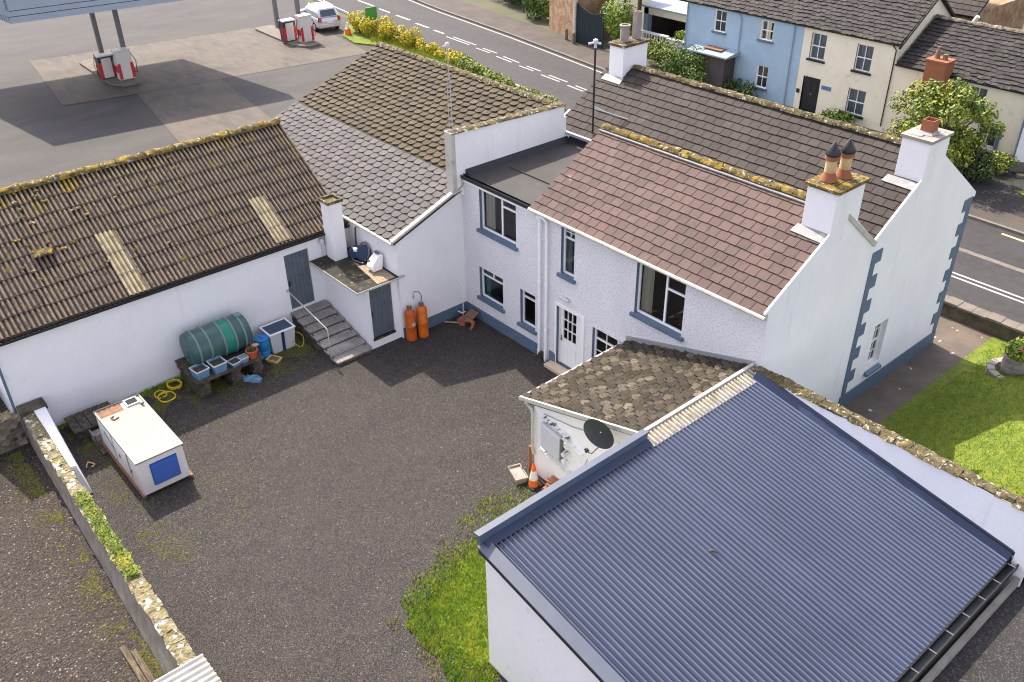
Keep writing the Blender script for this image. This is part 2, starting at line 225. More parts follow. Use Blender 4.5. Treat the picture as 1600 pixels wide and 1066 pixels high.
# ---------------------------------------------------------------- mesh helpers
WO = {}                                                     # world position of every object
class MB:
    def __init__(s): s.v = []; s.f = []; s.t = []; s.mi = []
    def add(s, vs, fs, tid=None, mi=0):
        b = len(s.v); s.v += [tuple(p) for p in vs]
        for f in fs: s.f.append(tuple(b + i for i in f)); s.t.append(tid); s.mi.append(mi)
    def box(s, x0, x1, y0, y1, z0, z1, tid=None):
        s.add([(x0,y0,z0),(x1,y0,z0),(x1,y1,z0),(x0,y1,z0),(x0,y0,z1),(x1,y0,z1),(x1,y1,z1),(x0,y1,z1)],
              [(0,3,2,1),(4,5,6,7),(0,1,5,4),(1,2,6,5),(2,3,7,6),(3,0,4,7)], tid); return s
    def hexa(s, p, tid=None, mi=0):                               # eight corners, bottom ring then top ring
        s.add(p, [(0,3,2,1),(4,5,6,7),(0,1,5,4),(1,2,6,5),(2,3,7,6),(3,0,4,7)], tid, mi); return s
    def poly(s, pts, tid=None): s.add(pts, [tuple(range(len(pts)))], tid); return s
    def prism(s, pts, d):                                   # polygon pushed along d
        d = Vector(d); n = len(pts); q = [Vector(p) for p in pts]
        s.add(q + [p + d for p in q], [tuple(range(n))[::-1], tuple(range(n, 2*n))] + [(i, (i+1) % n, n+(i+1) % n, n+i) for i in range(n)]); return s
    def tube(s, pts, r, n=8, cap=True, r2=None):
        pts = [Vector(p) for p in pts]; k = len(pts); rings = []
        for i, p in enumerate(pts):
            d = (pts[min(i+1, k-1)] - pts[max(i-1, 0)]).normalized()
            a = d.cross(Vector((0, 0, 1)) if abs(d.z) < .9 else Vector((1, 0, 0))).normalized(); b = d.cross(a)
            rr = r if r2 is None else r + (r2 - r) * i / (k-1)
            if isinstance(r, (list, tuple)): rr = r[i]
            rings.append([p + (a*math.cos(2*math.pi*j/n) + b*math.sin(2*math.pi*j/n))*rr for j in range(n)])
        vs = [v for rg in rings for v in rg]; fs = []
        for i in range(k-1):
            for j in range(n): fs.append((i*n+j, i*n+(j+1) % n, (i+1)*n+(j+1) % n, (i+1)*n+j))
        if cap: fs += [tuple(range(n))[::-1], tuple(range((k-1)*n, k*n))]
        s.add(vs, fs); return s
    def lathe(s, c, prof, n=20, sq=None):                   # prof: (r, z) list
        cx, cy, cz = c; vs = []; fs = []; k = len(prof)
        for r, z in prof:
            for j in range(n):
                a = 2*math.pi*(j+.5)/n; q = 1
                if sq: q = 1/max(abs(math.cos(a)), abs(math.sin(a)))
                vs.append((cx + r*q*math.cos(a), cy + r*q*math.sin(a), cz + z))
        for i in range(k-1):
            for j in range(n): fs.append((i*n+j, i*n+(j+1) % n, (i+1)*n+(j+1) % n, (i+1)*n+j))
        if prof[0][0] > .001: fs.append(tuple(range(n))[::-1])
        if prof[-1][0] > .001: fs.append(tuple(range((k-1)*n, k*n)))
        s.add(vs, fs); return s
    def xcyl(s, c, r, l, axis, n=20):
        a = Vector(axis).normalized()*l/2; c = Vector(c); return s.tube([c-a, c+a], r, n)
    def build(s, name, m, parent=None, smooth=40, bevel=0):
        me = bpy.data.meshes.new(name)
        n = len(s.v); c = [0, 0, 0]
        lo_ = [min(p[k] for p in s.v) for k in range(3)]; hi_ = [max(p[k] for p in s.v) for k in range(3)]
        c = Vector(((lo_[0]+hi_[0])/2, (lo_[1]+hi_[1])/2, lo_[2]))
        me.from_pydata([(p[0]-c.x, p[1]-c.y, p[2]-c.z) for p in s.v], [], s.f)
        if any(t is not None for t in s.t):
            ca = me.color_attributes.new('tid', 'FLOAT_COLOR', 'CORNER'); i = 0; buf = []
            for f, t in zip(s.f, s.t):
                q = t if isinstance(t, tuple) else (t if t is not None else .5,)*2
                buf += [q[0], q[1], 0, 1] * len(f)
            ca.data.foreach_set('color', buf)
        if isinstance(m, (list, tuple)):
            for x in m: me.materials.append(mt[x])
            me.polygons.foreach_set('material_index', s.mi)
        else: me.materials.append(mt[m] if isinstance(m, str) else m)
        me.update()
        if smooth:
            me.polygons.foreach_set('use_smooth', [True]*len(me.polygons)); me.set_sharp_from_angle(angle=R(smooth))
        o = bpy.data.objects.new(name, me); sc.collection.objects.link(o)
        WO[o.name] = c.copy(); put(o, c, parent)
        if bevel:
            b = o.modifiers.new('bevel', 'BEVEL'); b.width = bevel; b.segments = 2; b.limit_method = 'ANGLE'
        return o
def put(o, c, parent):
    if parent:
        o.parent = parent; o.location = Vector(c) - WO[parent.name]
    else: o.location = c
def thing(name, label, cat, loc=(0,0,0), group=None):
    o = bpy.data.objects.new(name, None); sc.collection.objects.link(o); o.location = loc; o.empty_display_size = .2
    WO[o.name] = Vector(loc); return tag(o, label, cat, group)
def tag(o, label=None, cat=None, group=None, kind=None):
    if label: o['label'] = label
    if cat: o['category'] = cat
    if group: o['group'] = group
    if kind: o['kind'] = kind
    return o
def copy_tree(o, loc=None, label=None, parent=None):
    c = o.copy(); sc.collection.objects.link(c)
    if parent: c.parent = parent
    if loc is not None: c.location = loc; WO[c.name] = Vector(loc)
    if label: c['label'] = label
    for ch in list(o.children): copy_tree(ch, None, None, c)
    return c
X = Vector((1,0,0)); Y = Vector((0,1,0)); Z = Vector((0,0,1))
def reveals(rv, m, par):
    for t in rv: t.build('reveal', m, par, 0)
class Fr:                                                   # a wall's own frame: a along it, z up, n out of it
    def __init__(s, O, u, n): s.O = Vector(O); s.u = Vector(u); s.n = Vector(n)
    def p(s, a, z, c=0): return s.O + s.u*a + Z*z + s.n*c
    def box(s, mb, a0, a1, z0, z1, c0, c1):
        mb.hexa([s.p(a0,z0,c1), s.p(a1,z0,c1), s.p(a1,z0,c0), s.p(a0,z0,c0), s.p(a0,z1,c1), s.p(a1,z1,c1), s.p(a1,z1,c0), s.p(a0,z1,c0)])
    def wall(s, mb, a0, a1, z0, z1, holes=(), rv=None, d=.15):
        A = sorted({a0, a1} | {h[i] for h in holes for i in (0, 1)}); B = sorted({z0, z1} | {h[i] for h in holes for i in (2, 3)})
        for i in range(len(A)-1):
            for j in range(len(B)-1):
                ca, cz = (A[i]+A[i+1])/2, (B[j]+B[j+1])/2
                if any(h[0] < ca < h[1] and h[2] < cz < h[3] for h in holes): continue
                mb.poly([s.p(A[i],B[j]), s.p(A[i+1],B[j]), s.p(A[i+1],B[j+1]), s.p(A[i],B[j+1])])
        for h in holes:
            t = MB() if rv is not None else mb; l, r, b, q = h[:4]
            if rv is not None: rv.append(t)
            for p0, p1 in (((l,b),(l,q)), ((l,q),(r,q)), ((r,q),(r,b)), ((r,b),(l,b))):
                t.poly([s.p(*p0), s.p(*p1), s.p(*p1, -d), s.p(*p0, -d)])
def window(par, fr, h, cols=(.5,), rows=(), fw=.06, sill='slate_paint', frame='upvc', d=.15, curtain=None, bars=(), name='window', barw=.022, subrows=None):
    """cols/rows: fractions where mullions/transoms stand; bars: thin glazing bars (kind, fraction)"""
    a0, a1, z0, z1 = h; W = a1-a0; H = z1-z0; f = MB(); c0, c1 = -d, -d+.06
    fr.box(f, a0, a1, z0, z0+fw, c0, c1); fr.box(f, a0, a1, z1-fw, z1, c0, c1)
    fr.box(f, a0, a0+fw, z0+fw, z1-fw, c0, c1); fr.box(f, a1-fw, a1, z0+fw, z1-fw, c0, c1)
    for c in cols: fr.box(f, a0+W*c-fw*.5, a0+W*c+fw*.5, z0+fw, z1-fw, c0, c1-.004)
    for r in rows:
        r = r if isinstance(r, tuple) else (r, 0, 1)
        fr.box(f, a0+W*r[1]+fw*(.5 if r[1] else 1), a0+W*r[2]-fw*(.5 if r[2] < 1 else 1), z0+H*r[0]-fw*.5, z0+H*r[0]+fw*.5, c0, c1-.006)
    for k, b, lo_, hi_ in bars:
        if k == 'v': fr.box(f, a0+W*b-barw/2, a0+W*b+barw/2, z0+H*lo_+fw*.3, z0+H*hi_-fw*.3, c0+.01, c1-.012)
        else: fr.box(f, a0+W*lo_+fw*.3, a0+W*hi_-fw*.3, z0+H*b-barw/2, z0+H*b+barw/2, c0+.01, c1-.014)
    o = f.build(name, frame, par, 0)
    p = MB().poly([fr.p(a0+.01,z0+.01,c0+.02), fr.p(a1-.01,z0+.01,c0+.02), fr.p(a1-.01,z1-.01,c0+.02), fr.p(a0+.01,z1-.01,c0+.02)]); p.build('pane', 'glass', o, 0)
    if curtain:
        for (q0, q1, m_) in curtain:
            k = MB(); n = 14*max(1, int((q1-q0)*W/.5))
            top = [fr.p(a0+W*(q0+(q1-q0)*i/n), z1-.02, c0-.08+.025*math.sin(i*1.9)) for i in range(n+1)]
            bot = [fr.p(a0+W*(q0+(q1-q0)*i/n), z0+.02, c0-.08+.035*math.sin(i*1.9+.3)) for i in range(n+1)]
            k.add(top+bot, [(i, i+1, n+2+i, n+1+i) for i in range(n)]); k.build('curtain', m_, o, 80)
    if sill:
        s = MB(); fr.box(s, a0-.1, a1+.1, z0-.11, z0-.002, -d, .09); s.build('sill', sill, o, 0, .008)
    r = MB(); fr.box(r, a0-.3, a1+.3, z0-.3, z1+.15, -d-1.4, -d-1.38); r.build('dim_room', 'interior', o, 0)
    return o
def tiles(name, m, par, P0, u, v, W, H, tw, ex, th=.03, style='rect', seed=1, um='under', jit=.012, clip=None, base=True, gap=.008, ov=1.14):
    rng = random.Random(seed); P0 = Vector(P0); u = Vector(u).normalized(); v = Vector(v).normalized(); n = u.cross(v)
    mb = MB(); rows = int(H/ex+.999)
    for r in range(rows):
        v0 = r*ex; off = (r % 2)*tw*.5 + rng.uniform(-.02, .02); k = 0; a = -off
        while a < W:
            a0 = max(0, a+gap); a1 = min(W, a+tw-gap); a += tw
            if a1-a0 < .05: continue
            if clip and not clip((a0+a1)/2, v0+ex/2): continue
            j = rng.uniform(-jit, jit); lift = th*1.35 + rng.uniform(0, jit*.8); hi = min(v0+ex*ov, H); t = (rng.random(), rng.random())
            sk_ = rng.uniform(-jit, jit)*.7
            if hi-v0 < ex*.35: continue
            def q(a_, b_, h_): return P0 + u*a_ + v*b_ + n*h_
            b0 = v0 + j
            g = (a1-a0)*.28 if style == 'scallop' else 0; cz = ex*.3
            if style == 'scallop': ring = [(a0, b0+cz+sk_), (a0+g, b0+sk_), (a1-g, b0-sk_), (a1, b0+cz)]
            else: ring = [(a0, b0+sk_), (a1, b0-sk_)]
            hh = lambda b_: lift*(hi-b_)/(hi-b0+1e-6)
            top = [q(x_, y_, hh(y_)) for x_, y_ in ring] + [q(a1, hi, .002), q(a0, hi, .002)]
            bot = [q(x_, y_, hh(y_)-th) for x_, y_ in ring]
            L_ = len(ring); fs = [tuple(range(L_+2))]
            for i in range(L_-1): fs.append((i, L_+2+i, L_+3+i, i+1))
            fs += [(0, L_+1, L_+2), (L_-1, 2*L_+1, L_)]
            b_i = len(mb.v); mb.add(top+bot, fs[:1], t)
            for f_ in fs[1:]: mb.f.append(tuple(b_i+q_ for q_ in f_)); mb.t.append((-1.0, 0)); mb.mi.append(0)
    o = mb.build(name, m, par, 0)
    if base:
        b = MB().poly([P0+n*-.012, P0+u*W-n*.012, P0+u*W+v*H-n*.012, P0+v*H-n*.012]); b.prism([P0-n*.05, P0+u*W-n*.05, P0+u*W+v*H-n*.05, P0+v*H-n*.05], n*-.06)
        b.build('roof_deck', um, par, 0)
    return o
def corr(name, m, par, P0, u, v, W, H, pitch, amp, rows=1, lap=.0, per=8, seed=0, jit=0, under=True, tone=False, rib=False):
    P0 = Vector(P0); u = Vector(u).normalized(); v = Vector(v).normalized(); n = u.cross(v); mb = MB(); rng = random.Random(seed)
    nu = int(W/pitch*per); rh = H/rows
    pf_ = (lambda a: math.sin(2*math.pi*a/pitch)) if not rib else (lambda a: 2*(.5+.5*math.sin(2*math.pi*a/pitch))**3-1)
    for r in range(rows):
        v0 = r*rh; v1 = min((r+1)*rh+.06, H); vs = []; dj = [rng.uniform(-jit, jit) for _ in range(nu//(per*7)+2)]
        for vv, ex in ((v0, lap), (v1, 0)):
            for i in range(nu+1):
                a = W*i/nu; sh = dj[i//(per*7)] if vv == v0 and r else 0
                vs.append(P0 + u*a + v*(vv+sh) + n*(amp*pf_(a) + ex))
        for i in range(nu+1):                                # the sheet's lower edge has thickness
            a = W*i/nu; sh = dj[i//(per*7)] if r else 0
            vs.append(P0 + u*a + v*(v0+sh) + n*(amp*pf_(a) + lap - .012 - lap*.5))
        K = nu+1
        if not tone: mb.add(vs, [(i, i+1, K+i+1, K+i) for i in range(nu)] + [(2*K+i, 2*K+i+1, i+1, i) for i in range(nu)])
        else:
            bi = len(mb.v); mb.v += [tuple(q_) for q_ in vs]
            for i in range(nu):
                tt = (.5+.5*math.sin(2*math.pi*(i+.5)/per)) if not rib else .34+2.0*(.5+.5*math.sin(2*math.pi*(i+.5)/per))**5 - .75*max(0, math.sin(2*math.pi*((i+.5)/per-.36)))**4; mb.f.append((bi+i, bi+i+1, bi+K+i+1, bi+K+i)); mb.t.append((tt + rng.uniform(-.12,.12), 0 if rib else min(1.1, .95*((r+.5)/rows)**3*(1-.45*i/nu) + .75*max(0, noise.noise(Vector((i/per*.22, r*.9, 3)))) + rng.uniform(-.1,.1)))); mb.mi.append(0)  # rib: ridge highlight, dirt and shade at its foot painted into the tone
                mb.f.append((bi+2*K+i, bi+2*K+i+1, bi+i+1, bi+i)); mb.t.append(-.3); mb.mi.append(0)
    if under: mb.prism([P0-n*(amp+.03), P0+u*W-n*(amp+.03), P0+u*W+v*H-n*(amp+.03), P0+v*H-n*(amp+.03)], n*-.04)
    return mb.build(name, m, par, 60)
def lumpy(mb, A, B, w_, h_, seed=1, step=.1, rag=.25, up=None, sec=7):
    """a mossy capping: half-round strip with an uneven surface"""
    A = Vector(A); B = Vector(B); d = (B-A); L_ = d.length; d.normalize(); s_ = d.cross(Z).normalized(); up = up or Z; k = max(2, int(L_/step)); vs = []; fs = []
    for i in range(k+1):
        c = A + d*L_*i/k
        for j in range(sec):
            t = math.pi*j/(sec-1); q = 1 + rag*noise.noise(Vector((c.x*3+seed, c.y*3+j*1.7, c.z*3+seed*5)))*2
            vs.append(c + s_*math.cos(t)*w_/2*(1 + (q-1)*.5) + up*(math.sin(t)*h_*q + .001))
    for i in range(k):
        for j in range(sec-1): fs.append((i*sec+j, i*sec+j+1, (i+1)*sec+j+1, (i+1)*sec+j))
    fs += [tuple(range(sec)), tuple(range(k*sec, (k+1)*sec))[::-1], (0, k*sec, k*sec+sec-1, sec-1)]
    mb.add(vs, fs)
def leaves(mb, c, rad, n, size, rng, shell=.55, gate=.0, low=-1):
    for _ in range(n):
        while True:
            p = Vector((rng.uniform(-1,1), rng.uniform(-1,1), rng.uniform(-1,1)))
            if shell < p.length < 1 and p.z > low: break
            if p.length < 1 and rng.random() < .25 and p.z > low: break
        w3 = Vector((c[0]+p.x*rad[0], c[1]+p.y*rad[1], c[2]+p.z*rad[2]))
        if gate and noise.noise(w3*1.6) < gate - .5: continue
        nn = (p + Vector((rng.uniform(-1,1), rng.uniform(-1,1), rng.uniform(-.4,1.2)))*.9).normalized()
        a = nn.cross(Vector((rng.uniform(-1,1), rng.uniform(-1,1), rng.uniform(-1,1)))).normalized(); b = nn.cross(a); s = size*rng.uniform(.6, 1.3)
        mb.add([w3-a*s*.9, w3-b*s*.5+a*.1*s, w3+a*s, w3+b*s*.5+nn*s*.15], [(0,1,2,3)], rng.random())
def bush(name, label, m, c, rad, n, size, seed=1, clumps=6, group=None, cat='shrub', stem=True, spread=.6):
    rng = random.Random(seed); o = thing(name, label, cat, (c[0], c[1], 0 if stem else c[2]-rad[2]), group); mb = MB()
    for k in range(clumps):
        q = (c[0]+rng.uniform(-spread,spread)*rad[0], c[1]+rng.uniform(-spread,spread)*rad[1], c[2]+rng.uniform(-.35,.45)*rad[2]); s = rng.uniform(.45,.7)
        leaves(mb, q, (rad[0]*s, rad[1]*s, rad[2]*s), n//clumps, size, rng)
    mb.build('foliage', m, o, 0)
    t = MB()
    for k in range(4):
        a = k*1.6+seed; t.tube([(c[0], c[1], 0), (c[0]+math.cos(a)*rad[0]*.3, c[1]+math.sin(a)*rad[1]*.3, c[2]), (c[0]+math.cos(a)*rad[0]*.5, c[1]+math.sin(a)*rad[1]*.5, c[2]+rad[2]*.5)], .05, 6, r2=.015)
    t.build('stem', 'bark', o); return o
def sheet(name, pts, z, m, kind='structure'):
    mb = MB(); mb.add([(p[0], p[1], z) for p in pts], [tuple(range(len(pts)))]); return tag(mb.build(name, m, None, 0), kind=kind)
def blades(name, region, n, h, m, seed=1, z=lambda x, y: 0, w_=.02, gate=None):
    rng = random.Random(seed); mb = MB(); xs = [p[0] for p in region]; ys = [p[1] for p in region]; k = 0
    def inside(x, y):
        c = False; j = len(region)-1
        for i in range(len(region)):
            if (region[i][1] > y) != (region[j][1] > y) and x < (region[j][0]-region[i][0])*(y-region[i][1])/(region[j][1]-region[i][1])+region[i][0]: c = not c
            j = i
        return c
    while k < n:
        k += 1; x = rng.uniform(min(xs), max(xs)); y = rng.uniform(min(ys), max(ys))
        e = .35*noise.noise(Vector((x*1.5, y*1.5, seed)))
        if not inside(x+e, y+e): continue
        if gate and not gate(x, y, rng): continue
        a = rng.uniform(0, 6.28); l = h*rng.uniform(.5, 1.4); t = rng.uniform(0, .8)*l; dx, dy = math.cos(a), math.sin(a); zz = z(x, y)
        mb.add([(x-dy*w_/2, y+dx*w_/2, zz), (x+dy*w_/2, y-dx*w_/2, zz), (x+dx*t, y+dy*t, zz+l)], [(0,1,2)], rng.random())
    return tag(mb.build(name, m, None, 0), kind='stuff')

# ---------------------------------------------------------------- ground, roads, paths
sheet('terrain', [(-260,-120),(120,-120),(120,260),(-260,260)], -.03, 'field')
sheet('yard', [(-3.2,-14.4),(19.6,-14.4),(19.6,0.3),(-3.2,0.3)], 0, 'gravel')
sheet('yard_south_end', [(9.2,-24),(24,-24),(24,-14.4),(9.2,-14.4)], .0, 'gravel')
sheet('neighbouring_lot', [(-40,-40),(9.2,-40),(9.2,-14.4),(-40,-14.4)], .0, 'lotgravel')
tag(MB().box(19.475,45,-30,-.04,-.5,1.92).build('raised_side_ground', 'tarmac', None, 0), kind='structure')  # shade lying here is put into the tarmac colour
def near(x):                                                # near and far edge of the road
    P_ = [(-90,26.5),(-60,23.3),(-38,20.9),(-29,20.05),(-17,18.5),(-9,15.9),(-2,13.7),(6,12.85),(60,12.85)]
    for (a, b), (c, d) in zip(P_, P_[1:]):
        if a <= x <= c: return b + (d-b)*(x-a)/(c-a)
def far(x):
    P_ = [(-90,35),(-60,30.6),(-38,27.4),(-28,26.4),(-17,24.95),(-5,23.1),(3,21.7),(8,20.9),(60,19.9)]
    for (a, b), (c, d) in zip(P_, P_[1:]):
        if a <= x <= c: return b + (d-b)*(x-a)/(c-a)
def strip(name, xs, f0, f1, z, m, kind='structure'):
    mb = MB(); n = len(xs); mb.add([(x, f0(x), z) for x in xs] + [(x, f1(x), z) for x in xs], [(i, i+1, n+i+1, n+i) for i in range(n-1)]); return tag(mb.build(name, m, None, 0), kind=kind)
XS = [-88+2*i for i in range(70)]
strip('road', XS, near, far, .004, 'road')
k = MB()
for x in XS[:-1]: k.hexa([(x,far(x),0),(x+2,far(x+2),0),(x+2,far(x+2)+.16,0),(x,far(x)+.16,0),(x,far(x),.12),(x+2,far(x+2),.12),(x+2,far(x+2)+.16,.12),(x,far(x)+.16,.12)])
tag(k.build('kerb', 'kerb', None, 0), kind='structure')
strip('pavement', XS, lambda x: far(x)+.16, lambda x: far(x)+(2.9 if x < 3 else 1.5), .116, 'pavement')
strip('parking_area', [3+3*i for i in range(16)], lambda x: far(x)+1.5, lambda x: far(x)+14, .02, 'tarmac')
strip('verge_far', XS, lambda x: far(x)+2.9, lambda x: far(x)+30, .0, 'field')
sheet('forecourt', [(-75,-14),(-11,-14),(-11,19),(-34,19.6),(-40,20.5),(-75,24.5)], .0, 'forecourt')
sheet('forecourt_pale_slab', [(-33.55,1.15),(-23.4,-.55),(-12,-2.4),(-12,3.2),(-27.78,5.52),(-32.9,6.2)], .005, 'slabpale')
sheet('forecourt_pump_slab', [(-45.8,-1.4),(-34.4,-2.95),(-33.6,1.1),(-32.9,6.2),(-31.5,16.5),(-42.9,18)], .0052, 'slabpale')
def lines(name, segs, wd, z, m):
    mb = MB()
    for x0, y0, x1, y1 in segs:
        d = Vector((x1-x0, y1-y0, 0)).normalized(); s_ = Vector((-d.y, d.x, 0))*wd/2; a = Vector((x0,y0,z)); b = Vector((x1,y1,z))
        mb.add([a-s_, b-s_, b+s_, a+s_], [(0,1,2,3)])
    return tag(mb.build(name, m, None, 0), kind='structure')
lines('forecourt_joints', [(-45.8,-1.4,-34.4,-2.95),(-34.4,-2.95,-33.6,1.1),(-45.8,-1.4,-42.9,18),(-33.55,1.15,-12,-2.4),(-32.9,6.2,-12,3.1),(-33.6,1.1,-31.5,16.5),(-31.5,16.5,-14,13)], .07, .015, 'joint')
lines('forecourt_dark_joint', [(-45.8,-1.4,-34.4,-2.95),(-34.4,-2.95,-33.6,1.1)], .16, .02, 'joint')
D1 = [(-45.6,24.65,-43.03,24.47),(-41.88,24.25,-40.2,24.12),(-39.14,24.0,-37.09,23.87),(-35.96,23.61,-34.17,23.5),(-33.34,23.38,-32.06,23.3)]
D2 = [(-31.25,23.06,-28.38,22.88),(-27.42,22.7,-25.78,22.6),(-24.9,22.4,-23.07,22.2),(-22.14,22.05,-20.67,21.95),(-19.71,21.75,-17.84,21.6),(-16.98,21.45,-15.47,21.3),(-14.2,21.1,-12.7,20.9),(-11.2,20.6,-9.6,20.2)]
lines('centre_line', D1, .2, .009, 'roadpaint')
lines('centre_line_double', [(a,b-.14,c,d-.14) for a,b,c,d in D2] + [(a+.4,b+.16,c+.4,d+.16) for a,b,c,d in D2] + [(7,15.45,40,15.3),(7,15.75,40,15.6)], .11, .009, 'roadpaint')
lines('edge_line', [(x, near(x)+.35, x+2, near(x+2)+.35) for x in range(-60,-16,2)], .13, .009, 'roadpaint')
lines('edge_line_far', [(x, far(x)-.3, x+2, far(x+2)-.3) for x in range(-60,-8,2)] , .12, .009, 'roadpaint')
lines('yellow_line', [(10.0,20.45,14,20.2)], .14, .009, 'yellowpaint')
lines('road_seam', [(4,17.9,40,17.5),(-6,19.2,4,17.9)], .28, .008, 'kerb')
# garden beside the gable
def lz(x, y): return max(0, min(1, (x-13.6)/3.8))**1.15*LAWNH*max(0, min(1, (12.3-y)/4.0))
gx = [13.45+.4*i for i in range(40)]; gy = [-.05+.4*i for i in range(32)]; g = MB(); nn_ = len(gy)
g.add([(x, min(y,12.4), .012+lz(x, y)) for x in gx for y in gy], [(i*nn_+j, (i+1)*nn_+j, (i+1)*nn_+j+1, i*nn_+j+1) for i in range(len(gx)-1) for j in range(nn_-1)])
tag(g.build('lawn', 'lawn', None, 60), kind='structure')
blades('lawn_grass', [(13.5,-.05),(24,-.05),(24,12.2),(13.9,12.2)], 75000, .055, 'grass', 3, lambda x, y: .012+lz(x, y), .018)
sheet('garden_path', [(12.2,-.1),(13.45,-.1),(13.45,11.0),(14.2,12.42),(11,12.42),(-3,12.42),(-3,10.4),(12.2,10.4)], .008, 'path')
w_ = MB()
w_.box(10.6, 40, 12.42, 12.83, 0, .5); rw = thing('garden_wall', 'low dark weathered wall between the lawn and the road, pale rough coping on top', 'wall', (25,12.6,0))
w_.build('wall', 'retain', rw, 0, .02)
c_ = MB(); rng = random.Random(4)
for i in range(60):
    x = 10.55+i*.5; c_.box(x, x+.492, 12.36+rng.uniform(-.02,.02), 12.87+rng.uniform(-.02,.02), .5, .58+rng.uniform(0,.025))
c_.build('coping', 'kerb', rw, 0, .012)

# ---------------------------------------------------------------- the two-storey house
FY = Fr((0,0,0), X, -Y)                                     # yard wall, outward = -y
FX = Fr((12.25,0,0), Y, X)                                  # gable, a = y
house = thing('farmhouse', 'white two-storey house with pink tiled rear roof, grey brown front roof and slate blue quoins', 'house', (6,5,0))
w1 = (.93,2.77,3.63,5.2); w2 = (4.86,5.44,3.52,5.14); w3 = (7.93,9.68,3.47,5.1); l1 = (.81,2.06,.98,2.16); l2 = (2.95,3.69,.86,2.17)
dr = (4.72,5.82,.12,2.32); kw = (6.32,7.9,.95,2.24)
wl = MB(); rv = []
FY.wall(wl, 0.0, 12.25, 0, 5.36, (w1,w2,w3,l1,l2,dr,kw), rv, .17)
wl.build('yard_wall', 'rough_white', house, 0); reveals(rv, 'slate_paint', house)
wl = MB(); gw = (5.98,6.72,.95,2.5); rv = []
FX.wall(wl, 0, 10.45, 0, 5.33, (gw,), rv, .22)
wl.prism([FX.p(-.12,5.33,-.06), FX.p(4.75,5.33,-.06), FX.p(4.75,5.76,-.06), FX.p(3.0,7.17,-.06), FX.p(-.12,5.40,-.06)], (.06,0,0)); wl.prism([FX.p(4.75,5.33,-.06), FX.p(10.62,5.33,-.06), FX.p(10.62,5.48,-.06), FX.p(7.6,7.53,-.06), FX.p(4.75,5.76,-.06)], (.06,0,0))
wl.build('gable_wall', 'smooth_white', house, 0); reveals(rv, 'smooth_white', house)
wl = MB(); F2 = Fr((12.25,10.45,0), -X, Y); F2.wall(wl, 0, 12.7, 0, 5.45)
F3 = Fr((-.45,10.45,0), -Y, -X); F3.wall(wl, 0, 5.5, 0, 5.4); wl.poly([F3.p(0,5.4), F3.p(5.5,5.4), F3.p(2.85,7.4)])
F4 = Fr((-.45,4.95,0), X, -Y); F4.wall(wl, 0, 4.1, 5.0, 5.68)
F5 = Fr((3.65,4.75,0), -Y, -X); wl.poly([F5.p(0,5.2), F5.p(4.75,5.2), F5.p(1.75,7.05), F5.p(0,5.7)])
wl.build('outer_wall', 'smooth_white', house, 0)
pl_ = MB(); FY.box(pl_, .02, 3.9, 0, .42, 0, .035); FY.box(pl_, 4.4, 4.70, 0, .45, 0, .035); FY.box(pl_, 5.84, 6.3, 0, .4, 0, .03); pl_.build('plinth', 'slate_paint', house, 0)
pl_ = MB(); FX.box(pl_, 4.7, 10.47, 0, .5, 0, .035); pl_.build('plinth', 'slate_paint', house, 0)
for a, s in ((4.75, 1), (10.47, -1)):
    q = MB(); z = .52; i = 0
    while z < 5.3:
        wd = .52 if i % 2 else .24
        FX.box(q, min(a, a+s*wd), max(a, a+s*wd), z, z+.40, 0, .024 if i % 2 else .02); z += .405; i += 1
    q.build('quoin_strip', 'slate_paint', house, 0)
# windows
window(house, FY, w1, cols=(.56,), rows=((.72,.56,1),), curtain=[(.02,.3,'curtain')], d=.17)
window(house, FY, w2, cols=(), rows=(.76,), bars=[('v',.5,.78,1),('h',.88,0,1)], curtain=[(.05,.5,'net')], d=.17)
window(house, FY, w3, cols=(.58,), rows=((.72,.58,1),), curtain=[(.02,.27,'curtain')], d=.17)
window(house, FY, l1, cols=(), rows=(.74,), bars=[('v',.5,.76,1)], barw=.05, curtain=[(.04,.28,'teal')], d=.17)
window(house, FY, l2, cols=(), rows=(.78,), d=.17)
window(house, FY, kw, cols=(.62,), rows=(.68,), bars=[('v',.31,0,1),('h',.34,0,.62)], d=.17)
window(house, FX, gw, cols=(), rows=(.5,), bars=[('v',.33,0,.5),('v',.66,0,.5),('h',.25,0,1),('v',.33,.5,1),('v',.66,.5,1),('h',.75,0,1)], d=.22, sill=None, frame='white_paint')
s_ = MB(); s_.hexa([FX.p(5.93,.72,.12), FX.p(6.77,.72,.12), FX.p(6.77,.72,.0), FX.p(5.93,.72,0), FX.p(5.93,.80,.12), FX.p(6.77,.80,.12), FX.p(6.72,.95,-.2), FX.p(5.98,.95,-.2)]); s_.build('sill', 'slate_paint', house, 0)
f = MB(); c0, c1 = -.17, -.10                                # the part-glazed back door in its white frame
for a0, a1, z0, z1 in ((4.64,4.72,.12,2.42),(5.82,5.98,.12,2.42),(4.72,5.82,2.32,2.42)): FY.box(f, a0, a1, z0, z1, -.02, .03)
FY.box(f, 5.64, 5.82, .12, 2.32, c0, c1); FY.box(f, 4.72, 4.78, .12, 2.32, c0, c1)
f.build('door_frame', 'white_paint', house, 0)
d_ = MB(); FY.box(d_, 4.79, 5.63, .14, 1.12, c0, c1-.01); FY.box(d_, 4.79, 4.92, 1.12, 2.28, c0, c1-.01); FY.box(d_, 5.5, 5.63, 1.12, 2.28, c0, c1-.01); FY.box(d_, 4.92, 5.5, 2.2, 2.28, c0, c1-.01)
for i in (1, 2): FY.box(d_, 4.92+.193*i-.012, 4.92+.193*i+.012, 1.12, 2.2, c0, c1-.014)
for i in (1, 2): FY.box(d_, 4.92, 5.5, 1.12+.36*i-.012, 1.12+.36*i+.012, c0, c1-.018)
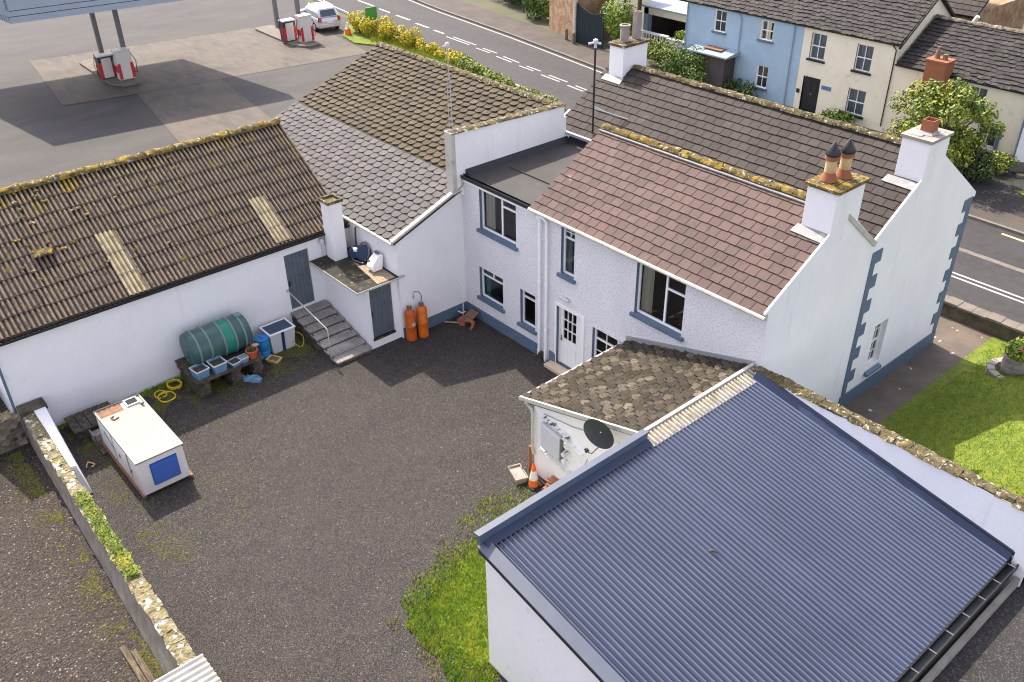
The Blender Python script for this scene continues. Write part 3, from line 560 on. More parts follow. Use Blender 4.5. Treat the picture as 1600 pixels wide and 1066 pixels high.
for a in (4.9, 5.26): FY.box(d_, a, a+.26, .3, .95, c1-.012, c1+.004)
dd = d_.build('door', 'white_paint', house, 0, .004)
FYp = MB().poly([FY.p(4.92,1.12,-.15), FY.p(5.5,1.12,-.15), FY.p(5.5,2.2,-.15), FY.p(4.92,2.2,-.15)]); FYp.build('pane', 'glass', dd, 0)
h_ = MB(); h_.tube([FY.p(4.85,1.1,-.09), FY.p(4.85,1.1,-.05), FY.p(4.96,1.1,-.05)], .012, 6); FY.box(h_, 4.83,4.87,1.0,1.2,-.105,-.095); h_.build('handle', 'steelgrey', dd)
r_ = MB(); FY.box(r_, 4.4, 6.1, 0, 2.5, -1.6, -1.55); r_.build('dim_room', 'interior', dd, 0)
st = MB(); FY.box(st, 4.5, 5.95, 0, .12, -.05, .35); st.build('door_step', 'lid', house, 0, .01)
lm = MB(); lm.tube([FY.p(4.95,2.72,.07), FY.p(5.32,2.72,.07)], .05, 10); FY.box(lm, 5.05,5.2,2.66,2.78,0,.05); lm.build('wall_lamp', 'greyplastic', house)
# flat roof between the slate building and the pink roof
fl = MB(); fl.box(.12, 3.66, .02, 4.95, 5.16, 5.30); fl.build('flat_roof', 'felt', house, 0)
fl = MB(); fl.hexa([(.12,.1,5.30),(.34,.1,5.30),(.34,4.75,5.30),(.12,4.75,5.30),(.12,.1,5.48),(.14,.1,5.48),(.14,4.75,5.48),(.12,4.75,5.48)]); fl.hexa([(.12,4.72,5.3),(3.2,4.72,5.3),(3.2,4.95,5.3),(.12,4.95,5.3),(.12,4.92,5.46),(3.2,4.92,5.46),(3.2,4.95,5.46),(.12,4.95,5.46)]); fl.build('felt_upstand', 'blackfelt', house, 0)
g_ = MB(); g_.box(.1, 3.7, -.10, .0, 5.22, 5.27); g_.box(.1, 3.7, -.12, -.10, 5.22, 5.35); g_.box(.1, 3.7, 0.0, .02, 5.27, 5.36); g_.build('gutter', 'black', house, 0)
g_ = MB(); g_.box(.1, 3.7, -.05, -.002, 5.10, 5.215); g_.build('fascia', 'upvc', house, 0)
# pink roof and grey-brown roof
e2 = math.hypot(3.15, 1.8)
tiles('pink_roof', 'pinktile', house, (3.55,-.15,5.30), X, (0,3.15,1.8), 8.67, e2, .345, .305, .022, 'rect', 2)
tiles('pink_roof_rear', 'pinktile', house, (12.22,4.78,5.72), -X, (0,-1.78,1.38), 8.67, math.hypot(1.78,1.38), .345, .305, .022, 'rect', 3)
e1 = math.hypot(2.9, 1.86)
tiles('front_roof_valley_side', 'greytile', house, (-.52,4.78,5.62), X, (0,2.85,1.84), 12.74, math.hypot(2.85,1.84), .36, .30, .024, 'rect', 4)
tiles('front_roof_road_side', 'greytile', house, (12.22,10.62,5.42), -X, (0,-3.0,2.04), 12.74, math.hypot(3.0,2.04), .36, .30, .024, 'rect', 5)
r_ = MB()
for i in range(20): lumpy(r_, (3.55+i*.393,3.02,7.12), (3.55+i*.393+.38,3.02,7.12), .26, .12, i, .08, .30)
r_.build('ridge_tiles', 'mossridge', house, 60)
r_ = MB(); r_.box(3.55, 11.4, 2.80, 2.9, 7.05, 7.085); r_.build('ridge_flashing', 'lead', house, 0)
r_ = MB()
for i in range(29): lumpy(r_, (.6+i*.373,7.62,7.46), (.6+i*.373+.36,7.62,7.46), .26, .12, i+40, .08, .25)
r_.build('ridge_tiles', 'moss', house, 60)
g_ = MB(); g_.tube([(3.6,-.2,5.31),(12.3,-.2,5.29)], .055, 8); g_.box(3.6, 12.27, -.15, -.02, 5.2, 5.3); g_.build('gutter', 'dirty_white', house)
g_ = MB(); g_.prism([(12.25,3.0,7.1),(12.25,4.78,5.72),(12.25,4.7,5.6),(12.25,3.0,6.95)], (.05,0,0)); g_.build('barge_board', 'dirty_white', house, 0)
g_ = MB(); g_.box(-.5, 3.5, 4.66, 4.78, 5.56, 5.66); g_.tube([(-.52,4.68,5.66),(-.6,5.1,5.8),(-.6,5.6,6.05)], .05, 6); g_.build('gutter', 'galv', house, 0)
for x in (3.98, 4.3):
    g_ = MB(); g_.tube([FY.p(x,.35,.09), FY.p(x,5.0,.09)], .045, 10)
    for z in (1.2,2.9,4.3): g_.tube([FY.p(x,z-.05,.09), FY.p(x,z+.05,.09)], .058, 10)
    if x > 4.1: g_.tube([FY.p(x,5.0,.09), FY.p(x-.0,5.1,.1), FY.p(x-.2,5.2,.14), FY.p(x-.32,5.22,.14)], .045, 10)
    else: g_.lathe(FY.p(x,5.0,.1), [(.05,-.02),(.1,.08),(.11,.22),(.09,.22)], 12)
    FY.box(g_, x-.04, x+.04, 0, .35, .03, .13)
    g_.build('downpipe', 'upvc', house)
s_ = MB(); s_.hexa([(4.0,-.25,0),(4.25,-.25,0),(4.25,-.05,0),(4.0,-.05,0),(4.05,-.2,.25),(4.2,-.2,.25),(4.2,-.05,.28),(4.05,-.05,.28)]); s_.build('drain_gully', 'mossfelt', house, 0, .01)
def chimney(par, x0, x1, y0, y1, z0, z1, cap, capm, ov=.08, capt=.11):
    c = MB(); c.box(x0, x1, y0, y1, z0, z1); ch = c.build('chimney', 'smooth_white', par, 0, .01)
    k = MB(); k.box(x0-ov, x1+ov, y0-ov, y1+ov, z1, z1+capt)
    for i in range(14):
        rr = random.Random(i); a = rr.uniform(x0, x1-.3); b = rr.uniform(y0, y1-.4); k.box(a, a+.3, b, b+.4, z1+capt, z1+capt+rr.uniform(.005,.03))
    k.build('capping', capm, ch, 0, .015); return ch
ch = chimney(house, -.18, .50, 7.10, 8.36, 6.6, 8.22, .1, 'moss', .06, .09)
p_ = MB(); p_.lathe((.14,7.5,8.33), [(.17,0),(.165,.3),(.16,.5),(.2,.52),(.2,.57),(.17,.58),(.13,.58),(.13,.4)], 18); p_.build('chimney_pot', 'potgrey', ch)
p_ = MB(); p_.lathe((.18,8.08,8.33), [(.12,0),(.115,.95),(.09,.95),(.09,.8)], 4, sq=True); p_.build('chimney_pot', 'potgrey', ch, 0)
q = MB(); q.prism([(-.32,6.86,7.0),(.62,6.84,6.99),(.58,7.08,7.15),(-.3,7.08,7.15)], (0,-.01,.02)); q.build('flashing', 'lead', ch, 0)
ch = chimney(house, 11.42, 12.255, 6.70, 7.78, 6.8, 8.0, .1, 'concrete', .055, .09)
p_ = MB(); p_.lathe((11.85,7.25,8.11), [(.17,0),(.165,.36),(.14,.36),(.13,.15)], 4, sq=True); p_.build('chimney_pot', 'terracotta', ch, 0)
p_ = MB(); p_.hexa([(11.6,6.98,8.10),(12.1,6.98,8.10),(12.1,7.5,8.10),(11.6,7.5,8.10),(11.7,7.08,8.17),(12.0,7.08,8.17),(12.0,7.42,8.17),(11.7,7.42,8.17)]); p_.build('mortar_bed', 'lead', ch, 0)
q = MB(); q.prism([(11.22,6.42,6.72),(12.18,6.40,6.71),(12.18,6.63,6.86),(11.28,6.63,6.86)], (0,-.01,.02)); q.build('flashing', 'lead', ch, 0)
ch = chimney(house, 11.40, 12.255, 2.26, 3.52, 6.4, 7.84, .1, 'mossridge', .07, .09)
for yy, xx in ((2.62,11.72),(3.08,11.85)):
    p_ = MB(); p_.lathe((xx,yy,7.97), [(.22,0),(.2,.06),(.155,.14),(.14,.22)], 20); p_.build('chimney_pot', 'terracotta', ch)
    p_ = MB(); p_.lathe((xx,yy,7.97), [(.141,.22),(.135,.52)], 20); p_.build('buff_band', 'buffclay', ch)
    p_ = MB(); p_.lathe((xx,yy,7.97), [(.136,.52),(.185,.55),(.18,.62),(.15,.64)], 20); p_.build('pot_rim', 'terracotta', ch)
    p_ = MB(); p_.lathe((xx,yy,7.97), [(.0,.66),(.185,.66),(.19,.70),(.02,.99),(.0,1.0)], 20); p_.lathe((xx+.1,yy,7.97), [(.06,.6),(.06,.7)], 8); p_.build('pot_cowl', 'blacksteel', ch)
q = MB(); q.prism([(11.25,2.03,6.59),(12.18,2.0,6.57),(12.18,2.27,6.73),(11.3,2.27,6.73)], (0,-.01,.02)); q.build('flashing', 'lead', ch, 0)
# poles on the roofs
pr = thing('roof_camera_pole', 'tall thin black pole rising behind the pink roof ridge, small white twin camera on top', 'pole', (1.2,4.95,5.8))
p_ = MB(); p_.tube([(1.2,4.95,5.8),(1.16,4.98,8.85)], .035, 8); p_.build('pole', 'blacksteel', pr)
p_ = MB(); p_.tube([(1.16,4.98,8.75),(1.16,4.98,8.95)], .05, 8); p_.tube([(1.0,4.8,8.88),(1.16,4.98,8.93),(1.3,5.1,8.88)], .04, 8); p_.lathe((1.16,4.98,8.9), [(.0,0),(.09,.04),(.08,.12),(0,.16)], 10); p_.build('camera_head', 'greyplastic', pr)
p_ = MB(); p_.tube([(1.2,5.0,6.75),(1.5,5.3,6.55),(2.1,5.75,6.35)], .022, 6); p_.tube([(1.2,5.0,6.68),(2.0,5.8,6.32)], .022, 6); p_.build('stay', 'galv', pr)
pr = thing('lattice_aerial_mast', 'slim grey lattice mast on the parapet corner of the slate roof, round sensor on top', 'mast', (.02,-.32,6.8))
p_ = MB()
for i in range(3):
    a = i*2.09; p_.tube([(.02+.07*math.cos(a),-.32+.07*math.sin(a),5.2),(.02+.06*math.cos(a),-.32+.06*math.sin(a),8.6)], .012, 5)
for i in range(24):
    z = 5.25+i*.14; a = (i % 3)*2.09; b = a+2.09; p_.tube([(.02+.07*math.cos(a),-.32+.07*math.sin(a),z),(.02+.07*math.cos(b),-.32+.07*math.sin(b),z+.14)], .008, 4)
p_.tube([(.02,-.32,8.5),(.02,-.32,9.5)], .018, 6); p_.build('mast', 'galv', pr)
p_ = MB(); p_.lathe((.02,-.32,9.5), [(0,0),(.07,.03),(.08,.1),(.05,.16),(0,.18)], 12); p_.tube([(-.1,-.4,9.52),(.02,-.32,9.58)], .03, 6); p_.build('sensor', 'greyplastic', pr)

# ---------------------------------------------------------------- slate-roofed building
sb = thing('slate_roof_store', 'white building whose big roof slope is clean grey slate below, mossy brown slate above', 'building', (-5,1,0))
wl = MB()
FS = Fr((0,-2.8,0), Y, X); FS.wall(wl, 0, 2.8, 0, 3.80); wl.poly([FS.p(0,3.80), FS.p(2.8,3.80), FS.p(2.8,4.84)])
FS.wall(wl, 2.8, 7.38, 0, 4.84); wl.poly([FS.p(2.8,4.84), FS.p(7.38,4.84), FS.p(7.38,6.5)])
FT = Fr((-11.4,-2.8,0), X, -Y); FT.wall(wl, 0, 11.4, 0, 3.80)
FU = Fr((-11.4,4.58,0), -Y, -X); FU.wall(wl, 0, 7.38, 0, 3.8); wl.poly([FU.p(0,3.8), FU.p(7.38,3.8), FU.p(0,6.5)])
FV = Fr((0,4.58,0), -X, Y); FV.wall(wl, 0, 11.4, 0, 6.5)
wl.build('wall', 'smooth_white', sb, 0)
pl_ = MB(); FS.box(pl_, 0, 2.76, 0, .42, 0, .035); pl_.build('plinth', 'slate_paint', sb, 0)
vd = Vector((0,7.45,2.82)); H_ = vd.length; hb = H_*.44
tiles('grey_slate_slope', 'slategrey', sb, (-11.45,-2.95,3.76), X, vd, 11.52, hb, .40, .285, .018, 'scallop', 7, gap=.02, ov=1.0)
P1 = Vector((-11.45,-2.95,3.76)) + vd.normalized()*hb
tiles('brown_slate_slope', 'slatebrown', sb, P1, X, vd, 11.46, H_-hb, .40, .285, .028, 'scallop', 8, jit=.028, gap=.03, ov=.93)
r_ = MB()
for i in range(24): lumpy(r_, (-11.4+i*.48,4.52,6.56), (-11.4+i*.48+.46,4.52,6.56), .3, .12, i, .1, .2)
r_.build('ridge_tiles', 'moss', sb, 60)
p_ = MB(); p_.hexa([(-.16,-.42,4.7),(.12,-.42,4.7),(.12,4.6,6.2),(-.16,4.6,6.2),(-.16,-.42,6.80),(.12,-.42,6.80),(.12,4.6,6.62),(-.16,4.6,6.62)]); p_.hexa([(0.01,-.1,4.6),(.119,-.1,4.6),(.119,4.7,4.6),(0.01,4.7,4.6),(0.01,-.1,6.2),(.119,-.1,6.2),(.119,4.7,6.2),(0.01,4.7,6.2)])
p_.build('parapet', 'smooth_white', sb, 0)
p_ = MB(); p_.box(-.17,.13,-.46,-.42,4.72,6.84); p_.box(-.2,-.17,-.46,-.2,4.72,6.84); p_.box(.13,.16,-.46,-.3,4.85,6.84); p_.build('corner_trim', 'dirty_white', sb, 0)
p_ = MB(); lumpy(p_, (-.02,-.44,6.80), (-.02,4.65,6.62), .38, .07, 3, .08, .3); p_.build('coping', 'moss', sb, 60)
g_ = MB(); g_.hexa([(.0,-3.0,3.72),(.1,-3.0,3.72),(.1,-.1,4.82),(0,-.1,4.82),(.0,-3.0,3.86),(.1,-3.0,3.86),(.1,-.1,4.96),(0,-.1,4.96)]); g_.tube([(.1,-3.02,3.80),(.1,-.2,4.86),(.1,-.06,4.95),(.1,-.04,5.3)], .055, 8); g_.build('barge_gutter', 'dirty_white', sb)
g_ = MB(); g_.box(-3.0,.05,-3.0,-2.92,3.66,3.75); g_.tube([(-3.0,-3.0,3.72),(.08,-3.0,3.72)], .045, 8); g_.build('eave_gutter', 'dirty_white', sb)
# ---------------------------------------------------------------- long shed with the fibre-cement roof
ls = thing('long_shed', 'long low white shed with a dark mossy corrugated roof and two pale translucent strips', 'shed', (-7,-8,0))
FL = Fr((-2.98,-14.4,0), Y, X); wl = MB(); dL = (9.04,9.96,.86,2.95); rv = []
FL.wall(wl, 0, 11.6, 0, 3.42, (dL,), rv, .08)
FL2 = Fr((-11,-14.4,0), X, -Y); FL2.wall(wl, 0, 8.02, 0, 3.42); wl.poly([FL2.p(0,3.42), FL2.p(8.02,3.42), FL2.p(4.0,5.9)])
FL3 = Fr((-11,-2.82,0), -Y, -X); FL3.wall(wl, 0, 11.58, 0, 3.42); FL4 = Fr((-2.98,-2.83,0), -X, Y); FL4.wall(wl, 0, 8.02, 0, 3.42); wl.poly([FL4.p(0,3.42), FL4.p(8.02,3.42), FL4.p(4.0,5.9)])
wl.build('wall', 'smooth_white', ls, 0); reveals(rv, 'smooth_white', ls)
d_ = MB()
for i in range(6): FL.box(d_, 9.05+i*.151, 9.05+i*.151+.146, .87, 2.94, -.08, -.045)
dd = d_.build('door', 'grey_door', ls, 0, .004); h_ = MB(); FL.box(h_, 9.1,9.14,1.75,1.95,-.045,-.02); h_.tube([FL.p(9.12,1.85,-.04), FL.p(9.12,1.85,.01), FL.p(9.2,1.85,.01)], .012, 6); h_.build('handle', 'blacksteel', dd)
vl = Vector((-4.12,0,2.56)); HL = vl.length
corr('corrugated_roof', 'asbestos', ls, (-2.86,-14.75,3.44), Y, vl, 11.93, HL, .146, .04, 8, .022, 8, 1, .02, tone=True)
corr('corrugated_roof_rear', 'asbestos', ls, (-11.1,-2.82,3.44), -Y, (4.12,0,2.56), 11.93, HL, .146, .04, 4, .02, 6, 2, .02, tone=True)
for y0, n_, t0, t1 in ((-10.62,4,0,.5),(-5.66,4,.02,.42)):
    P_ = Vector((-2.86, y0, 3.44)) + Vector((.528,0,.85))*.024 + vl*t0
    ph = (y0+14.75)/.146; y1 = y0 + (math.ceil(ph)-ph)*.146; P_.y = y1
    corr('translucent_sheet', 'rooflight', ls, P_, Y, vl, .146*n_, HL*(t1-t0), .146, .04, 3, .014, 8, under=False, tone=True)
r_ = MB()
for i in range(12): lumpy(r_, (-7.0,-14.7+i*.99,5.97), (-7.0,-14.7+i*.99+.97,5.97), .36, .15, i, .09, .28)
r_.build('ridge_cap', 'mossridge', ls, 60)
b_ = MB(); rr = random.Random(5)
for i in range(26): lumpy(b_, (-4.88+rr.uniform(-.25,.25),-12.1+rr.uniform(-.3,.3),4.70), (-4.8+rr.uniform(-.2,.2),-12.1+rr.uniform(-.2,.3),4.71), .12, .06, i, .05)
for i in range(70):
    t = rr.random()**2; y = rr.uniform(-14.6,-10.5) if rr.random() < .7 else rr.uniform(-14.6,-3.2); q = Vector((-6.95,y,6.0)) - vl*(t*.75); lumpy(b_, q, q+Vector((0,rr.uniform(.06,.2),0)), .10, .05, i, .05)
tag(b_.build('moss_clumps', 'mossridge', ls, 60), kind='stuff')
g_ = MB(); g_.box(-2.98,-2.93,-14.7,-2.85,3.24,3.40); g_.box(-2.93,-2.82,-14.75,-2.83,3.28,3.30); g_.box(-2.82,-2.80,-14.75,-2.83,3.28,3.37); g_.build('gutter', 'black', ls, 0)
g_ = MB(); g_.tube([FL.p(-.06,0,.03), FL.p(-.06,3.3,.03)], .04, 8); g_.build('downpipe', 'slate_paint', ls)
g_ = MB(); g_.tube([FL.p(10.47,2.05,.03), FL.p(10.47,3.0,.03)], .012, 6); g_.lathe(FL.p(10.47,3.05,.08), [(0,-.1),(.09,-.08),(.1,.05),(.05,.12),(0,.12)], 12); g_.build('wall_lamp', 'greyplastic', ls)

# ---------------------------------------------------------------- boiler house with its pillar, and what stands on it
bh = thing('boiler_house', 'small white flat-roofed outhouse with a grey door and a tall white pillar flue', 'outhouse', (-1.5,-3.4,0))
wl = MB(); FB = Fr((-.15,-4.02,0), Y, X); dB = (.12,.99,.38,2.34); rv = []; FB.wall(wl, 0, 1.22, 0, 2.40, (dB,), rv, .07)
FB2 = Fr((-2.98,-4.02,0), X, -Y); FB2.wall(wl, 0, 2.83, 0, 2.40); wl.build('wall', 'smooth_white', bh, 0); reveals(rv, 'smooth_white', bh)
d_ = MB()
for i in range(6): FB.box(d_, .125+i*.144, .125+i*.144+.14, .39, 2.33, -.07, -.035)
dd = d_.build('door', 'grey_door', bh, 0, .004); h_ = MB(); FB.box(h_, .17,.2,1.2,1.4,-.035,-.01); h_.build('handle', 'blacksteel', dd)
s_ = MB(); FB.box(s_, .1,1.0,.30,.38,-.07,.03); s_.build('threshold', 'mossfelt', bh, 0)
s_ = MB(); s_.box(-2.96,.08,-4.47,-2.79,2.41,2.46); s_.build('roof', 'mossfelt', bh, 0, .008)
s_ = MB(); s_.add([(-1.5,-3.42,2.465),(-.02,-3.62,2.465),(-.02,-2.92,2.465),(-1.35,-2.86,2.465)], [(0,1,2,3)]); s_.build('gravel_patch', 'bargravel', bh, 0)
s_ = MB(); s_.box(-2.96,.09,-4.485,-4.47,2.40,2.48); s_.box(.08,.095,-4.47,-2.60,2.40,2.47); s_.build('roof_edge', 'dirty_white', bh, 0)
p_ = MB(); p_.box(-2.85,-2.32,-3.80,-3.30,2.46,4.55); pf = p_.build('flue_pillar', 'smooth_white', bh, 0, .01)
p_ = MB(); p_.box(-2.90,-2.27,-3.85,-3.77,4.55,4.65); p_.box(-2.90,-2.27,-3.33,-3.25,4.55,4.65); p_.box(-2.90,-2.82,-3.77,-3.33,4.55,4.65); p_.box(-2.35,-2.27,-3.77,-3.33,4.55,4.65); p_.box(-2.8,-2.37,-3.75,-3.35,4.54,4.57); p_.build('pillar_cap', 'moss', pf, 0, .01)
hv = thing('boiler_pump', 'dark teal round pump unit with a coiled hose on the outhouse roof beside the pillar', 'pump', (-1.95,-2.98,2.46))
p_ = MB(); p_.xcyl((-1.75,-3.0,2.74), .27, .2, (.5,-.8,.2), 20); p_.xcyl((-2.08,-3.12,2.7), .2, .3, (.5,-.8,.1), 16); p_.build('body', 'navyplastic', hv, bevel=.02)
p_ = MB(); p_.tube([(-1.75+.3*math.cos(a*.35),-2.98+.1*math.sin(a*.35),2.78+.3*math.sin(a*.35)) for a in range(19)], .03, 8); p_.tube([(-2.3,-3.2,2.5),(-1.9,-3.32,2.5),(-1.5,-3.2,2.5)], .025, 8); p_.build('hose_ring', 'steelgrey', hv)
p_ = MB(); p_.tube([(-2.2,-3.0,2.8),(-2.25,-2.95,3.2),(-2.3,-2.9,3.45),(-2.1,-2.88,3.6)], .03, 8); p_.build('pipe', 'blacksteel', hv)
p_ = MB(); p_.lathe((-1.93,-3.2,2.86), [(0,-.06),(.07,-.05),(.08,.05),(0,.08)], 10); p_.build('white_fitting', 'upvc', hv)
hv = thing('boiler_cover', 'curved pale grey plastic cover leaning against the wall on the outhouse roof', 'cover', (-.85,-2.95,2.46))
p_ = MB(); prof = []
for i in range(11):
    a = R(-20+i*13); prof.append((.36*math.sin(a), .36*(1-math.cos(a))))
vs = []
for x in (0, .36):
    for i, (q, s) in enumerate(prof): vs.append((-1.06+x, -3.22+q*.6+s*.15, 2.5+ i*.055))
n_ = 11
p_.add(vs, [(i, i+1, n_+i+1, n_+i) for i in range(n_-1)]); p_.prism([(-1.06,-3.3+.0,2.5),(-1.06,-2.95,2.5),(-1.06,-2.88,3.02),(-1.06,-3.0,3.05),(-1.06,-3.22,2.86),(-1.06,-3.36,2.66)], (.36,0,0)); p_.build('shell', 'upvc', hv, 60, .02)
p_ = MB(); p_.box(-.98,-.78,-3.05,-2.95,3.05,3.12); p_.build('grip', 'steelgrey', hv, 0)
p_ = MB(); p_.tube([(-.9,-3.31,2.86),(-.9,-3.36,2.88)], .05, 8); p_.build('knob', 'steelgrey', hv, 0)

# ---------------------------------------------------------------- ramp and yard objects
rp = thing('timber_ramp', 'grey weathered stepped timber ramp leading up to the shed door, with a thin metal handrail', 'ramp', (-1.6,-4.75,0))
s_ = MB(); side = MB(); N_ = 7
for i in range(N_):
    x0 = -.02-.42*i; x1 = x0-.42; z = .14+.105*i
    for j in range(3): s_.hexa([(x1+.14*j+.003,-5.45,z-.045),(x1+.14*j+.136,-5.45,z-.045),(x1+.14*j+.136,-4.09,z-.045),(x1+.14*j+.003,-4.09,z-.045),(x1+.14*j+.003,-5.45,z+.03),(x1+.14*j+.136,-5.45,z),(x1+.14*j+.136,-4.09,z),(x1+.14*j+.003,-4.09,z+.03)])
s_.build('treads', 'wood', rp, 0)
side.prism([(-2.97,-5.42,0),(-.02,-5.42,0),(-.02,-5.42,.08),(-2.97,-5.42,.80)], (0,.05,0)); side.prism([(-2.97,-4.13,0),(-.02,-4.13,0),(-.02,-4.13,.08),(-2.97,-4.13,.80)], (0,-.05,0)); side.box(-.1,-.04,-5.36,-4.18,0,.09); side.build('side_board', 'darkwood', rp, 0)
s_ = MB(); s_.tube([(-2.97,-5.43,1.68),(-2.9,-5.43,1.66),(-.48,-5.43,1.27),(-.44,-5.43,1.22),(-.44,-5.43,.1)], .02, 8); s_.lathe((-2.95,-5.43,1.67), [(0,-.04),(.05,-.03),(.05,.03),(0,.04)], 8); s_.tube([(-.44,-5.43,.2),(-.44,-4.1,.2)], .014, 6); s_.build('handrail', 'galv', rp)
def gas(loc, label, mname):
    o = thing('gas_cylinder', label, 'gas cylinder', loc, 'gas cylinders against the wall'); x, y, z = loc
    b = MB(); b.lathe(loc, [(.17,0),(.19,.03),(.19,.10),(.185,.12),(.185,.55),(.19,.56),(.19,.58),(.185,.59),(.185,1.02),(.17,1.12),(.12,1.19),(.05,1.22),(.0,1.22)], 24); b.build('bottle', mname, o, 50)
    c = MB(); c.lathe(loc, [(.075,1.17),(.08,1.2),(.08,1.33),(.07,1.33),(.07,1.2)], 16); c.build('collar', 'rustbrown', o)
    v = MB(); v.tube([(x,y,1.2),(x,y,1.36)], .022, 8); v.tube([(x-.05,y,1.33),(x+.05,y,1.33)], .018, 8); v.build('valve', 'galv', o); return o
g1 = gas((.22,-2.62,0), 'orange red gas cylinder nearer the outhouse door, streaked and scuffed', 'orange')
c_ = MB(); c_.box(.40,.412,-2.70,-2.56,.62,.74); c_.build('sticker', 'dirty_white', g1, 0)
g2 = gas((.30,-2.18,0), 'bright orange gas cylinder with a black hose looping from its valve', 'brightorange')
c_ = MB(); c_.tube([(.3,-2.18,1.35),(.32,-2.16,1.6),(.25,-2.2,1.74),(.1,-2.3,1.72),(.05,-2.32,1.5),(.02,-2.3,1.42)], .014, 6); c_.build('hose', 'blacksteel', g2)
c_ = MB(); c_.tube([(.1,-2.35,.62),(.3,-2.41,.55),(.42,-2.2,.6)], .012, 6); c_.box(.0,.16,-2.42,-2.38,.5,.75); tag(c_.build('strap_and_bracket', 'greensign', None), 'small green strap bracket between the two gas cylinders', 'bracket')
# junk in the corner
j = thing('old_hand_pump', 'rusty terracotta hand pump with a curved spout lying in the yard corner', 'pump', (.62,-.55,0))
c_ = MB(); c_.tube([(.42,-.75,.10),(.62,-.72,.16),(.8,-.55,.2),(.98,-.5,.16),(1.1,-.62,.08),(1.12,-.75,.04)], [.05,.07,.09,.075,.06,.055], 10); c_.lathe((.62,-.72,0), [(.14,.02),(.14,.08),(.09,.1),(.08,.22),(.12,.24),(.12,.27),(0,.27)], 14); c_.build('body', 'terracotta', j)
c_ = MB(); c_.tube([(.55,-.8,.08),(.1,-1.12,.04)], .028, 8); c_.build('handle', 'concrete', j)
c_ = MB(); c_.hexa([(.5,-.55,.16),(.86,-.55,.12),(.86,-.18,.3),(.5,-.18,.34),(.48,-.57,.22),(.9,-.57,.18),(.9,-.16,.36),(.48,-.16,.40)]); tag(c_.build('rusty_tray', 'rustbrown', None, 0, .01), 'small dark rusty tray propped in the corner on the old pump', 'tray')
c_ = MB(); c_.tube([(.3,-.42,.1),(.3,-.38,.9),(.28,-.36,1.25),(.1,-.42,1.45),(.03,-.44,1.46)], .014, 6); c_.tube([(.18,-.55,.3),(.3,-.42,.2),(.38,-.38,.3)], .02, 6); tag(c_.build('wall_pipe', 'upvc', None), 'thin white pipe with a bent top standing in the yard corner', 'pipe')
# oil tank on its bench
tb = thing('slab_bench', 'low dark plank bench on stacked stone piers, carrying the oil tank and tubs', 'bench', (-2.2,-8.5,0))
c_ = MB(); rr = random.Random(2)
for i in range(6): c_.box(-2.95+.29*i, -2.67+.29*i, -9.72+rr.uniform(-.04,.04), -7.38+rr.uniform(-.05,.05), .62, .70)
c_.build('slab', 'darkwood', tb, 0, .01)
for y0 in (-9.62,-8.55,-7.78):
    c_ = MB()
    for k_ in range(5):
        for x0 in (-2.9,-2.3,-1.82): c_.box(x0+rr.uniform(-.03,.03), x0+(.5 if x0 > -1.9 else .72)+rr.uniform(-.03,.05), y0+rr.uniform(-.03,.02), y0+.34+rr.uniform(-.04,.04), k_*.124, k_*.124+.12)
    c_.build('pier', 'darkwood', tb, 0, .015)
ot = thing('oil_tank', 'dark green ribbed cylindrical oil tank lying on the bench with a bright green patch', 'tank', (-2.25,-8.45,.7))
def ribcyl(y0, y1, x, z, r):
    return [(r*.72,y0),(r*.93,y0+.03),(r,y0+.10),(r,y1-.10),(r*.93,y1-.03),(r*.72,y1)]
def ycyl(mb, x, z, prof, n=28):
    vs = []; fs = []; k_ = len(prof)
    for r, y in prof:
        for i in range(n): a = 2*math.pi*i/n; vs.append((x+r*math.cos(a), y, z+r*math.sin(a)))
    for i in range(k_-1):
        for q in range(n): fs.append((i*n+q, (i+1)*n+q, (i+1)*n+(q+1) % n, i*n+(q+1) % n))
    fs += [tuple(range(n)), tuple(range((k_-1)*n, k_*n))[::-1]]; mb.add(vs, fs)
c_ = MB(); ycyl(c_, -2.25, 1.30, ribcyl(-9.47,-7.42,0,0,.58)); c_.build('shell', 'oilgreen', ot, 50)
c_ = MB()
for y in (-9.22,-8.85,-8.38,-8.0,-7.68): ycyl(c_, -2.25, 1.30, [(.585,y-.035),(.605,y-.025),(.605,y+.025),(.585,y+.035)])
c_.build('rib', 'tankband', ot, 60)
c_ = MB(); ycyl(c_, -2.25, 1.30, [(.583,-8.33),(.584,-8.32),(.584,-8.06),(.583,-8.05)]); c_.build('faded_patch', 'tankpatch', ot, 60)
c_ = MB(); c_.lathe((-2.25,-7.62,1.86), [(.13,0),(.13,.06),(.11,.08),(0,.08)], 16); c_.build('filler_cap', 'tankband', ot)
c_ = MB(); ycyl(c_, -2.25, 1.30, [(.2,-9.5),(.24,-9.47)]); ycyl(c_, -2.05, 1.1, [(.05,-9.55),(.05,-9.46)]); c_.build('end_boss', 'oilgreen', ot)
